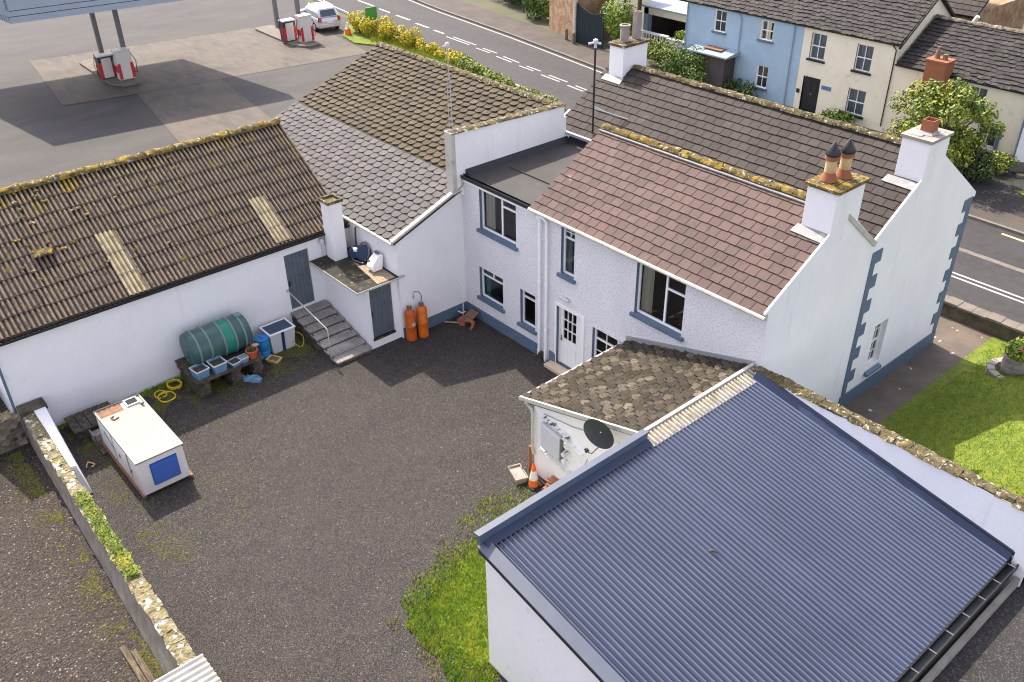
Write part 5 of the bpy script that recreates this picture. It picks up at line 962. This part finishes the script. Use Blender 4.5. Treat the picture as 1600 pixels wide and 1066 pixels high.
b = MB(); b.box(-13.5,-5.32,27.66,27.76,4.5,4.58); b.build('eave_gutter', 'black', bh2, 0)
b = MB(); b.hexa([(-12.2,26.5,2.1),(-9.3,26.5,2.1),(-9.3,27.79,2.1),(-12.2,27.79,2.1),(-12.2,26.5,2.18),(-9.3,26.5,2.18),(-9.3,27.79,2.36),(-12.2,27.79,2.36)]); pc = b.build('porch_roof', 'canopy', bh2, 0)
b = MB(); b.box(-11.4,-10.1,27.0,27.6,2.32,2.36); b.build('roof_patch', 'rustbrown', pc, 0)
b = MB(); b.box(-11.9,-9.6,26.8,27.79,0,2.1); b.build('porch', 'interior', bh2, 0)
ch2 = thing('cream_terraced_house', 'cream rendered two-storey house with a dark door and net-curtained windows', 'house', (-2.6,29,0))
wl = MB(); rv = []; H2_ = ((-4.8,-3.88,2.88,4.26),(-2.06,-1.12,2.82,4.18),(-2.1,-1.06,.5,1.86)); dO = (-4.92,-3.84,0,1.9)
FO.wall(wl, -5.3, .2, -.3, 4.62, H2_+(dO,), rv, .16); FG = Fr((.2,27.8,0), Y, X); FG.wall(wl, 0, 5.8, -.3, 4.62); wl.poly([FG.p(0,4.62), FG.p(5.8,4.62), FG.p(2.9,6.5)])
wl.build('wall', 'cream', ch2, 0); reveals(rv, 'black', ch2)
for h in H2_: sash(ch2, h, [(.03,.97,'net')], 'black')
b = MB(); FO.box(b, -4.86,-3.9,0,1.86,-.15,-.1); FO.box(b, -4.7,-4.42,1.0,1.7,-.1,-.08); FO.box(b, -4.34,-4.06,1.0,1.7,-.1,-.08); dd = b.build('door', 'blacksteel', ch2, 0); b = MB(); FO.box(b, -4.42,-4.32,.95,.98,-.08,-.05); b.build('letterbox', 'galv', dd, 0)
b = MB(); FO.box(b, -3.7,-3.15,1.42,1.62,.0,.05); b.build('name_plate', 'bluesign', ch2, 0); b = MB(); FO.box(b, -5.22,-5.05,.9,1.12,0,.06); b.build('meter_box', 'black', ch2, 0)
b = MB(); b.box(-5.28,.25,27.64,27.76,4.5,4.58); b.tube([FO.p(-.15,4.5,.08), FO.p(.1,4.25,.05), FO.p(.1,.3,.05)], .03, 6); b.build('eave_gutter', 'black', ch2, 0)
for par, x0, W_, sd in ((ch2,-5.3,5.62,21),(bh2,-17.6,12.3,22)):
    tiles('roof', 'slatedark', par, (x0,27.6,4.56), X, (0,3.1,2.02), W_, math.hypot(3.1,2.02), .32, .26, .022, 'rect', sd, jit=.045)
    tiles('roof_rear', 'slatedark', par, (x0+W_,33.8,4.56), -X, (0,-3.1,2.02), W_, math.hypot(3.1,2.02), .32, .26, .022, 'rect', sd+5)
b = MB(); b.prism([(.3,27.55,4.5),(.3,30.7,6.62),(.3,33.8,4.5),(.3,33.8,4.38),(.3,30.7,6.48),(.3,27.55,4.38)], (.1,0,0)); b.build('verge', 'slatedark', ch2, 0)
lh = thing('low_cream_house', 'lower cream house with a dark patchy slate roof at the right edge', 'house', (3.7,29,0))
wl = MB(); rv = []; H3_ = ((4.16,5.02,2.2,3.38),(5.0,5.98,.7,1.78)); FO.wall(wl, .2, 7.1, -1.3, 3.66, H3_, rv, .16); FR_ = Fr((7.1,27.8,0), Y, X); FR_.wall(wl, 0, 5.8, -1, 3.66); wl.poly([FR_.p(0,3.66), FR_.p(5.8,3.66), FR_.p(2.9,5.3)])
wl.build('wall', 'cream', lh, 0); reveals(rv, 'slate_paint', lh)
for h in H3_: sash(lh, h, [(.05,.95,'net')], None)
b = MB(); FO.box(b, 4.85,6.15,1.78,1.98,0,.05); FO.box(b, 5.98,6.15,.7,1.78,0,.05); b.build('window_surround', 'slate_paint', lh, 0)
tiles('roof', 'slatedark', lh, (.32,27.6,3.62), X, (0,3.1,1.82), 8.6, math.hypot(3.1,1.82), .32, .26, .022, 'rect', 23, jit=.045)
tiles('roof_rear', 'slatedark', lh, (8.9,33.8,3.62), -X, (0,-3.1,1.82), 8.6, math.hypot(3.1,1.82), .32, .26, .022, 'rect', 24)
b = MB(); lumpy(b, (.3,30.72,5.44), (8.9,30.72,5.44), .3, .12, 3, .2); b.build('ridge_tiles', 'stone', lh, 60)
b = MB(); b.box(.25,9,27.62,27.74,3.54,3.62); b.tube([FO.p(7.05,-.5,.07), FO.p(7.05,3.5,.07)], .04, 6); b.build('eave_gutter', 'black', lh, 0)
c = MB(); c.box(2.15,3.15,26.9,27.78,0,4.3); c.box(2.1,3.2,26.86,27.8,4.3,4.42); ch = c.build('chimney', 'terracotta', lh, 0, .01)
c = MB(); c.lathe((2.45,27.3,4.42), [(.13,0),(.11,.35),(.08,.4),(.07,.55)], 10); c.build('chimney_pot', 'rustbrown', ch); c = MB(); c.lathe((2.85,27.3,4.42), [(.13,0),(.11,.25),(.1,.25)], 10); c.build('chimney_pot', 'rustbrown', ch)
# white painted gable-end wall with its mural, at the right edge
mw = thing('mural_wall', 'white wall panel with a dark oval mural at the right edge, grey plinth below', 'wall', (9,27.5,0))
FM = Fr((7.2,27.4,0), Vector((.82,.57,0)), Vector((.57,-.82,0))); b = MB(); FM.box(b, 0,5,0,3.1,-.25,0); b.build('wall', 'upvc', mw, 0); b = MB(); FM.box(b, 0,5,-.3,.5,0,.06); b.build('plinth', 'kerb', mw, 0)
b = MB(); b.poly([FM.p(1.5+1.1*math.cos(a*.26),1.55+.85*math.sin(a*.26),.006) for a in range(24)]); b.build('painted_oval', 'mural', mw, 0)
b = MB(); b.poly([FM.p(1.7+.75*math.cos(a*.26),1.45+.5*math.sin(a*.26),.012) for a in range(24)]); b.build('painted_centre', 'muralbrown', mw, 0)
b = MB(); b.tube([FM.p(-.1,-.3,.1), FM.p(-.1,4,.1)], .05, 6); b.tube([FM.p(-.1,2.2,.1), FM.p(.6,2.5,.1)], .03, 6); b.build('downpipe', 'slate_paint', mw)
b = MB(); FM.box(b, .1,1.0,-.0,.12,.5,.8); b.build('step', 'kerb', mw, 0)
sheet('grass_by_mural', [(8.3,25.2),(16,30),(18,24.5),(10,24.6)], .03, 'lawn')
# behind the houses
rb = thing('rear_stone_house', 'brown tiled house with a grey brown side wall behind the cream house', 'house', (-1,37,0))
b = MB(); b.box(-9,.4,35,42,0,4.9); b.build('wall', 'brownrender', rb, 0)
tiles('roof', 'greytile', rb, (-9,34.8,4.8), X, (0,3.6,2.6), 9.6, math.hypot(3.6,2.6), .42, .36, .025, 'rect', 31)
b = MB(); b.tube([(.6,34.7,4.6),(.75,34.7,4.9)], .12, 6); b.build('gutter_end', 'upvc', rb)
bw2 = thing('rear_garden_wall', 'tall dark garden wall behind the low cream house', 'wall', (5,36,0)); b = MB(); b.box(.4,20,36.5,37,0,3.5); b.build('wall', 'retain', bw2, 0)
# ---------------------------------------------------------------- left group across the road: gate, brown gable, hedges, car port
bg_ = thing('brown_render_gable', 'crumbling brown rendered gable wall beside the dark gates', 'wall', (-25,28.5,0))
b = MB(); b.hexa([(-27.9,29.9,0),(-23.8,28.4,0),(-23.0,31.5,0),(-27,33.5,0),(-27.9,29.9,4.2),(-23.8,28.4,3.2),(-23.0,31.5,3.2),(-27,33.5,4.2)]); b.build('wall', 'brownrender', bg_, 0)
b = MB(); b.tube([(-23.7,28.35,0),(-23.7,28.35,3.2)], .07, 6); b.build('downpipe', 'dirty_white', bg_)
for x, y in ((-24.4,28.3),(-23.3,27.95)): MB().lathe((x,y,.1), [(.12,0),(.12,.6),(.09,.75),(0,.78)], 10).build('guard_stone', 'kerb', bg_)
gr_ = thing('dark_gates', 'tall dark blue-green timber gates between the brown wall and a bush', 'gate', (-22.4,28.4,0))
b = MB()
for i in range(12):
    t = i/11; x = -23.5+2.3*t; y = 28.3+.15*t; h = 2.75-.5*math.sin(t*3.14)*.6-.35*t; b.box(x,x+.2,y,y+.05,.05,h)
b.build('boards', 'gate', gr_, 0); b = MB(); b.box(-23.6,-23.45,28.2,28.4,0,3); b.build('post', 'dirty_white', gr_, 0)
rs = thing('ragged_lean_roof', 'sagging rusty corrugated roof over the yard behind the dark gates', 'roof', (-22,31,0))
corr('sheets', 'rustbrown', rs, (-27,29.6,3.3), X, (0,2.5,.7), 7.2, 3.4, .25, .03, 2, .02, 6, under=False)
b = MB()
for x in (-26.8,-24,-20.4): b.box(x,x+.1,29.7,29.8,0,3.2)
b.build('post', 'darkwood', rs, 0)
cp = thing('blue_roof_car_port', 'low car port with a pale blue roof and cream lintel beside the blue house', 'car port', (-17.5,33,0))
b = MB(); b.hexa([(-20.6,31.6,2.5),(-13.6,31.6,2.5),(-13.6,36,2.9),(-20.6,36,2.9),(-20.6,31.6,2.6),(-13.6,31.6,2.6),(-13.6,36,3.0),(-20.6,36,3.0)]); b.build('roof', 'canopy', cp, 0)
b = MB(); b.box(-20.5,-15.2,31.9,32.1,2.0,2.49); b.build('lintel', 'cream', cp, 0); b = MB(); b.box(-20.5,-20.1,31.9,32.3,0,2.49); b.box(-15.6,-15.2,31.9,32.3,0,2.0); b.build('pier', 'blue_render', cp, 0)
b = MB(); b.box(-20.6,-13.6,35.5,35.8,0,2.85); b.box(-20.6,-20.4,32.3,35.5,0,2.6); b.box(-17.8,-16.6,34.5,35.2,0,1.2); b.build('back_wall', 'interior', cp, 0)  # side wall added to keep the sun out of the car port
bl = thing('balustrade_wall', 'white balustrade on a low wall in front of the car port', 'balustrade', (-18.5,31,0))
b = MB(); b.box(-20.9,-17.2,30.55,30.8,0,.35); b.box(-20.9,-17.2,30.55,30.8,1.15,1.25); b.box(-17.2,-13.5,30.5,30.85,0,1.15); b.build('wall', 'upvc', bl, 0)
b = MB()
for i in range(15): b.lathe((-20.75+.24*i,30.67,.35), [(.05,0),(.08,.25),(.04,.5),(.06,.8)], 8)
b.build('balusters', 'upvc', bl)
lp_ = thing('telegraph_pole', 'thick brown timber pole behind the front left chimney', 'pole', (-18.9,29.6,0)); b = MB(); b.tube([(-18.9,29.6,0),(-18.9,29.6,9)], .14, 10); b.build('pole', 'bark', lp_)
bush('clipped_round_bush', 'tall round clipped green bush between the dark gates and the balustrade', 'leafbright', (-20.4,29.6,1.7), (1.35,1.3,1.7), 5200, .085, 3, 7, spread=.45)
bush('mixed_hedge', 'wide yellow-green hedge in front of the blue house', 'leafyellow', (-15.6,28.4,.95), (1.9,.9,.95), 4200, .09, 4, 8)
bush('mixed_hedge', 'darker right half of the hedge in front of the blue house porch', 'leafgreen', (-12.1,26.6,1.15), (1.9,.85,1.2), 4200, .09, 5, 8)
bush('low_hedge', 'small bright green hedge behind the white garden wall', 'leafbright', (-15.4,31.6,1.15), (1.7,.8,.55), 2200, .08, 6, 5)
bush('ivy_hedge', 'green hedge by the roadside left of the brown gable', 'leafgreen', (-30.4,31.2,1.3), (2.0,1.2,1.5), 4200, .11, 7, 6)
bush('ivy_hedge', 'dark hedge at the top edge left of the brown gable', 'leafdark', (-35.5,33.2,1.5), (3.4,1.4,1.6), 5000, .13, 8, 8)
bush('roadside_shrub', 'low dark shrub at the foot of the blue house', 'leafdark', (-8.6,27.0,.5), (1.9,.6,.6), 2200, .08, 9, 6)
bush('doorstep_shrub', 'small green shrub below the cream house windows', 'leafgreen', (-2.4,27.2,.35), (1.5,.5,.5), 1800, .08, 10, 5)
bush('corner_shrub', 'dark green shrubs at the foot of the tree by the road', 'leafdark', (5.6,25.4,.7), (1.9,1.1,.9), 4200, .08, 11, 7)
bush('corner_shrub', 'low yellow-green shrub in front of the right end of the low cream house', 'leafyellow', (6.6,26.6,.5), (1.2,.7,.6), 1800, .08, 12, 5)
def tree(name, label, m, base, trunk_h, crown, seed, size=.1, n=9000, limbs=9, lean=(0,0)):
    rng = random.Random(seed); o = thing(name, label, 'tree', base); x, y, z = base; t = MB(); L_ = MB()
    t.tube([(x,y,0),(x+lean[0]*.4,y+lean[1]*.4,trunk_h*.6),(x+lean[0],y+lean[1],trunk_h)], .16, 10, r2=.09); C0 = Vector((x+lean[0],y+lean[1],trunk_h))
    for k_ in range(limbs):
        a = k_*2.4+rng.uniform(-.6,.6); e = rng.uniform(-.35,1.05); R_ = rng.uniform(.4,1.05)
        p = C0 + Vector((math.cos(a)*crown[0]*R_*math.sqrt(max(.1,1-e*e*.8)), math.sin(a)*crown[1]*R_*math.sqrt(max(.1,1-e*e*.8)), crown[2]*(e*.85+.25)))
        t.tube([C0-Vector((0,0,.4)), (C0+p)/2+Vector((rng.uniform(-.2,.2),rng.uniform(-.2,.2),.1)), p], .06, 6, r2=.015)
        s = rng.uniform(.14,.38); leaves(L_, p, (crown[0]*s, crown[1]*s, crown[2]*s*.8), n//limbs, size, rng, .35, low=-.6)
    t.build('trunk', 'bark', o); L_.build('crown', m, o, 0); return o
tree('maple_tree', 'yellow-green young tree between the white chimney and the low cream house', 'leafyellow', (4.9,24.0,0), 1.5, (2.15,1.9,2.3), 5, .095, 11500, 40)
tree('garden_tree', 'bright green tree in the top right corner behind the roofs', 'leafbright', (5.5,40,0), 3.0, (3.4,3,3.2), 9, .15, 10000, 14)
# ---------------------------------------------------------------- flower strip along the forecourt
rng = random.Random(12)
spots = []
for i in range(17):
    t = i/16; x = -36.2+22.2*t; y = 18.8+.6*math.sin(t*5)-1.0*t*t + rng.uniform(-.15,.15)
    spots.append((x, y))
LB = ['yellow flowering shrub nearest the silver car', 'yellow flowering shrub beside the green board', 'tall yellow flowering shrub with upright spikes, just right of the green board', 'yellow flowering shrub behind the far corner of the brown slate roof']
for i, (x, y) in enumerate(spots):
    lab = LB[i] if i < 4 else 'yellow-green shrub in the strip between the slate roof and the road'
    h = .95 if i < 5 else .55
    bush('flowering_shrub', lab, 'flowers' if i < 9 else 'leafyellow', (x, y, h*.75), (.95,.75 if i < 5 else .5,h), 1500, .085, 50+i, 5, group='shrubs in the flower strip')
blades('strip_grass', [(-35,18.3),(-30,17.8),(-13.0,16.3),(-11.5,17.1),(-18,18.4),(-30,19.8),(-35,20.2)], 45000, .3, 'strawgrass', 15, w_=.06)
gb = thing('green_board', 'green board standing in the yellow shrubs by the forecourt', 'board', (-35.1,19.6,0)); b = MB(); b.hexa([(-35.5,19.0,.3),(-35.45,19.9,.3),(-35.55,19.9,.3),(-35.6,19.0,.3),(-35.5,19.0,1.9),(-35.45,19.9,1.9),(-35.55,19.9,1.9),(-35.6,19.0,1.9)]); b.build('panel', 'greensign', gb, 0); b = MB(); b.tube([(-35.53,19.45,0),(-35.53,19.45,.4)], .05, 6); b.build('post', 'steelgrey', gb)
oc = thing('orange_planter', 'small orange and white container at the kerb by the silver car', 'planter', (-36.4,17.9,0)); b = MB(); b.lathe((-36.4,17.9,0), [(.24,0),(.2,.5),(.12,.55)], 12); b.build('body', 'coneorange', oc); b = MB(); b.lathe((-36.4,17.9,0), [(.11,.55),(.07,.95),(0,.97)], 12); b.build('top', 'conewhite', oc)
ki = MB(); ki.prism([(-39,19.3,0),(-36.3,17.4,0),(-34.2,17.0,0),(-32.3,17.9,0),(-13.8,16.4,0),(-13.6,17.9,0),(-30,19.4,0),(-38,20.6,0)], (0,0,.10)); tag(ki.build('planted_island', 'lawn', None, 0), kind='structure')
# ---------------------------------------------------------------- petrol forecourt
def island(loc, label, first=True):
    o = thing('pump_island', label, 'fuel pump', loc, 'pump islands under the canopy'); x, y, z = loc
    b = MB()
    for s in (0, 1): pass
    prof = [(x+1.0,y-.55,0),(x+1.25,y-.3,0),(x+1.25,y+.55,0),(x+1.0,y+.75,0),(x-5.8,y+.75,0),(x-6.1,y+.5,0),(x-6.1,y-.4,0),(x-5.8,y-.75,0),(x+.2,y-.95,0)]
    b.prism(prof, (0,0,.14)); b.build('kerb', 'kerb', o, 0, .02)
    for dx, dy, f in ((0,.25,0),(-1.0,-.55,1)):
        b = MB(); b.box(x+dx-.35,x+dx+.25,y+dy-.48,y+dy+.48,.14,1.85 if not f else 1.5); p = b.build('pump_body', 'pumpdark' if f else 'pumpwhite', o, 0, .03)
        b = MB(); b.box(x+dx+.25,x+dx+.27,y+dy-.30,y+dy+.30,.2,1.4); b.box(x+dx-.37,x+dx+.27,y+dy-.5,y+dy+.5,1.4+(.46 if not f else .1),1.94 if not f else 1.58); b.build('panel', 'pumpwhite', p, 0)
        for w5 in ((x+dx+.25,x+dx+.275,y+dy-.49,y+dy-.31,.2,1.15),(x+dx+.25,x+dx+.275,y+dy+.31,y+dy+.49,.2,1.15),(x+dx-.3,x+dx+.2,y+dy-.505,y+dy-.48,.6,1.0)): MB().box(*w5).build('red_trim', 'pumpred', p, 0)
        b = MB(); b.tube([(x+dx+.1,y+dy+.5,1.7),(x+dx+.3,y+dy+.68,1.2),(x+dx+.3,y+dy+.62,.5),(x+dx+.15,y+dy+.55,.45),(x+dx+.1,y+dy+.52,1.1)], .025, 6); b.build('hose', 'blacksteel', p); b = MB(); b.tube([(x+dx-.1,y+dy-.5,1.7),(x+dx+.05,y+dy-.7,1.1),(x+dx+.05,y+dy-.62,.4),(x+dx-.1,y+dy-.52,1.0)], .025, 6); b.build('hose', 'blacksteel', p)
    b = MB(); b.box(x-2.0,x-1.4,y-.2,y+.3,.14,1.3); b.build('cabinet', 'pumpwhite', o, 0, .02); b = MB(); b.box(x-1.38,x-1.3,y-.35,y+.0,.5,1.2); b.build('red_hose_box', 'pumpred', o, 0)
    b = MB(); b.lathe((x-3.0,y+.1,.14), [(.22,0),(.25,.8),(.2,.85)], 12); b.build('bucket', 'pumpdark', o)
    return o
i1 = island((-36.7,1.5,0), 'fuel pumps on a kerbed island, white and red, under the canopy edge at the left')
copy_tree(i1, Vector((-36.7,14.4,0)), 'fuel pumps on the kerbed island nearest the silver car')
cy = thing('petrol_canopy', 'pale blue flat forecourt canopy on four grey posts, its corner crossing the top left', 'canopy', (-42,6,0))
a0 = R(-7); ca, sa = math.cos(a0), math.sin(a0); K0 = Vector((-33.05,-4.75,5.2))
def cq(s, t, z): return K0 + Vector((-ca*s - sa*t, sa*s*1 + ca*t, z))  # s goes away from the near edge, t along it
def cbox(mb, s0, s1, t0, t1, z0, z1): mb.hexa([cq(s0,t0,z0), cq(s0,t1,z0), cq(s1,t1,z0), cq(s1,t0,z0), cq(s0,t0,z1), cq(s0,t1,z1), cq(s1,t1,z1), cq(s1,t0,z1)])
b = MB(); cbox(b, .05,12,.05,13.4,.12,.5); b.build('deck', 'canopy', cy, 0)
b = MB(); cbox(b, 0,12.0,-.02,.05,0,.32); cbox(b, -.03,.05,-.02,13.4,0,.32); cbox(b, -.03,.05,-.02,13.4,.36,.62); cbox(b, -.05,.05,-.05,13.4,.66,1.25); cbox(b, -.05,12,-.05,.05,.36,1.25)
for i in range(40): cbox(b, .1+.3*i,.16+.3*i,-.075,-.05,.05,1.2)
b.build('fascia', 'canopy', cy, 0); b = MB(); cbox(b, -.01,.04,.0,13.4,.32,.36); cbox(b, -.01,.04,.0,13.4,.62,.66); b.build('joint', 'canopydark', cy, 0)
for x, y in ((-41.7,2.1),(-39.0,2.7),(-41.7,15.1),(-39.2,15.6)):
    b = MB(); b.box(x-.13,x+.13,y-.13,y+.13,.14,5.35); b.build('post', 'steelgrey', cy, 0)
# silver car seen from behind
def car(label, loc, heading):
    o = thing('parked_car', label, 'car', (0,0,0)); CX = math.cos(heading); SX = math.sin(heading); ox, oy, _ = loc
    def T(l, w, h): return Vector((ox + CX*l - SX*w, oy + SX*l + CX*w, h))       # l forward from the rear bumper
    def loft(secs):                                        # sections along the car: (l, half width, z0, z1, half width at top)
        mb = MB(); vs = []; n = 8
        for l, hw, z0, z1, ht in secs:
            r = [(-hw*.9,z0),(-hw,z0+.12),(-hw,z0+(z1-z0)*.6),(-ht,z1),(ht,z1),(hw,z0+(z1-z0)*.6),(hw,z0+.12),(hw*.9,z0)]
            vs += [T(l, a, b_) for a, b_ in r]
        fs = [(i*n+j, i*n+(j+1) % n, (i+1)*n+(j+1) % n, (i+1)*n+j) for i in range(len(secs)-1) for j in range(n)]
        fs += [tuple(range(n)), tuple(range((len(secs)-1)*n, len(secs)*n))[::-1]]; mb.add(vs, fs); return mb
    body = loft([(0,.78,.42,.78,.76),(.06,.88,.32,.98,.84),(.5,.91,.26,1.0,.86),(3.4,.91,.26,1.0,.86),(4.3,.88,.28,.92,.78),(4.62,.72,.35,.72,.62)]).build('body', 'silver', o, 35, .02)
    cab = loft([(.12,.80,.97,1.02,.79),(.42,.80,.97,1.62,.62),(.7,.82,.97,1.69,.64),(2.3,.82,.97,1.68,.64),(3.3,.80,.97,1.03,.76)]).build('cabin', 'silver', o, 30, .02)
    g = MB(); g.poly([T(.155,-.62,1.1), T(.155,.62,1.1), T(.36,.54,1.53), T(.36,-.54,1.53)]); g.build('rear_window', 'carglass', cab, 0)
    g = MB(); g.poly([T(3.17,-.66,1.12), T(3.17,.66,1.12), T(2.42,.56,1.62), T(2.42,-.56,1.62)]); g.build('windscreen', 'carglass', cab, 0)
    for s in (-1, 1):
        g = MB()
        for l0, l1, q0, q1 in ((.55,1.25,.55,1.22),(1.32,2.1,1.32,2.05),(2.18,2.95,2.13,2.45)): g.poly([T(l0,s*.835,1.08), T(l1,s*.835,1.08), T(q1,s*.70,1.50), T(q0,s*.70,1.50)])
        g.build('side_window', 'carglass', cab, 0)
        g = MB(); g.hexa([T(-.02,s*.62,.78), T(-.02,s*.84,.78), T(.12,s*.9,.78), T(.12,s*.62,.78), T(.05,s*.66,1.08), T(.05,s*.82,1.08), T(.16,s*.85,1.08), T(.16,s*.66,1.08)]); g.build('tail_light', 'tail', body, 0)
        g = MB(); g.tube([T(.6,s*.6,1.74), T(2.3,s*.6,1.74)], .02, 6); g.build('roof_rail', 'upvc', cab)
        g = MB(); g.hexa([T(2.75,s*.9,1.02), T(2.95,s*.9,1.02), T(2.95,s*1.08,1.02), T(2.75,s*1.08,1.02), T(2.75,s*.9,1.16), T(2.92,s*.9,1.16), T(2.92,s*1.07,1.16), T(2.75,s*1.07,1.16)]); g.build('mirror', 'silver', body, 0, .02)
        for l in (.85,3.65):
            g = MB(); a = T(l,s*.72,.33); d_ = T(l,s*.93,.33); g.tube([a, d_], .33, 20); wv = g.build('wheel', 'rubber', body); g = MB(); g.tube([T(l,s*.925,.33), T(l,s*.94,.33)], .2, 14); g.build('rim', 'galv', wv)
    g = MB(); g.hexa([T(-.07,-.8,.36), T(.1,-.88,.36), T(.1,.88,.36), T(-.07,.8,.36), T(-.07,-.8,.62), T(.1,-.9,.62), T(.1,.9,.62), T(-.07,.8,.62)]); g.build('rear_bumper', 'silver', body, 0, .03)
    g = MB(); g.hexa([T(-.075,-.26,.66), T(-.05,-.26,.66), T(-.05,.26,.66), T(-.075,.26,.66), T(-.03,-.26,.78), T(.0,-.26,.78), T(.0,.26,.78), T(-.03,.26,.78)]); g.build('number_plate', 'plate', body, 0)
    return o
car('silver-white estate car seen from behind beside the second pump island', (-38.2,17.55,0), R(172))
# planter on the lawn
pz = lz(15.05,10.05)
pl = thing('barrel_planter', 'dark round planter of green and reddish plants in a stone ring on the lawn', 'planter', (15.05,10.05,pz)); b = MB(); c0_ = (15.05,10.05,pz)
b.lathe(c0_, [(.30,.02),(.36,.10),(.38,.3),(.36,.33),(.39,.36),(.36,.58),(.40,.6),(.40,.66),(.33,.66),(.32,.55)], 20); b.build('tub', 'potgrey', pl)
b = MB()
for i in range(12):
    a = i*.5236; b.hexa([(15.05+math.cos(a+s*.24)*r_, 10.05+math.sin(a+s*.24)*r_, pz+z) for z in (-.35,.11) for s, r_ in ((-1,.52),(-1,.76),(1,.76),(1,.52))])
b.build('stone_ring', 'concrete', pl, 0, .02)
b = MB(); rng = random.Random(3)
for k_ in range(6): leaves(b, (15.05+rng.uniform(-.25,.3), 10.05+rng.uniform(-.3,.3), pz+.85+rng.uniform(-.1,.12)), (.32,.32,.25), 330, .06, rng)
b.build('foliage', 'leafbright', pl, 0)
b = MB()
for k_ in range(6): leaves(b, (15.05+rng.uniform(-.5,.5), 10.055+rng.uniform(-.2,.5), pz+.98), (.22,.22,.14), 70, .05, rng)
b.build('reddish_tips', 'redleaf', pl, 0)
b = MB(); b.tube([(15.15,10.055,pz+.7),(15.3,10.25,pz+1.55)], .025, 6, r2=.012); b.tube([(15.3,10.2,pz+1.5),(15.38,10.25,pz+1.7)], .012, 5); b.build('stake', 'blacksteel', pl)
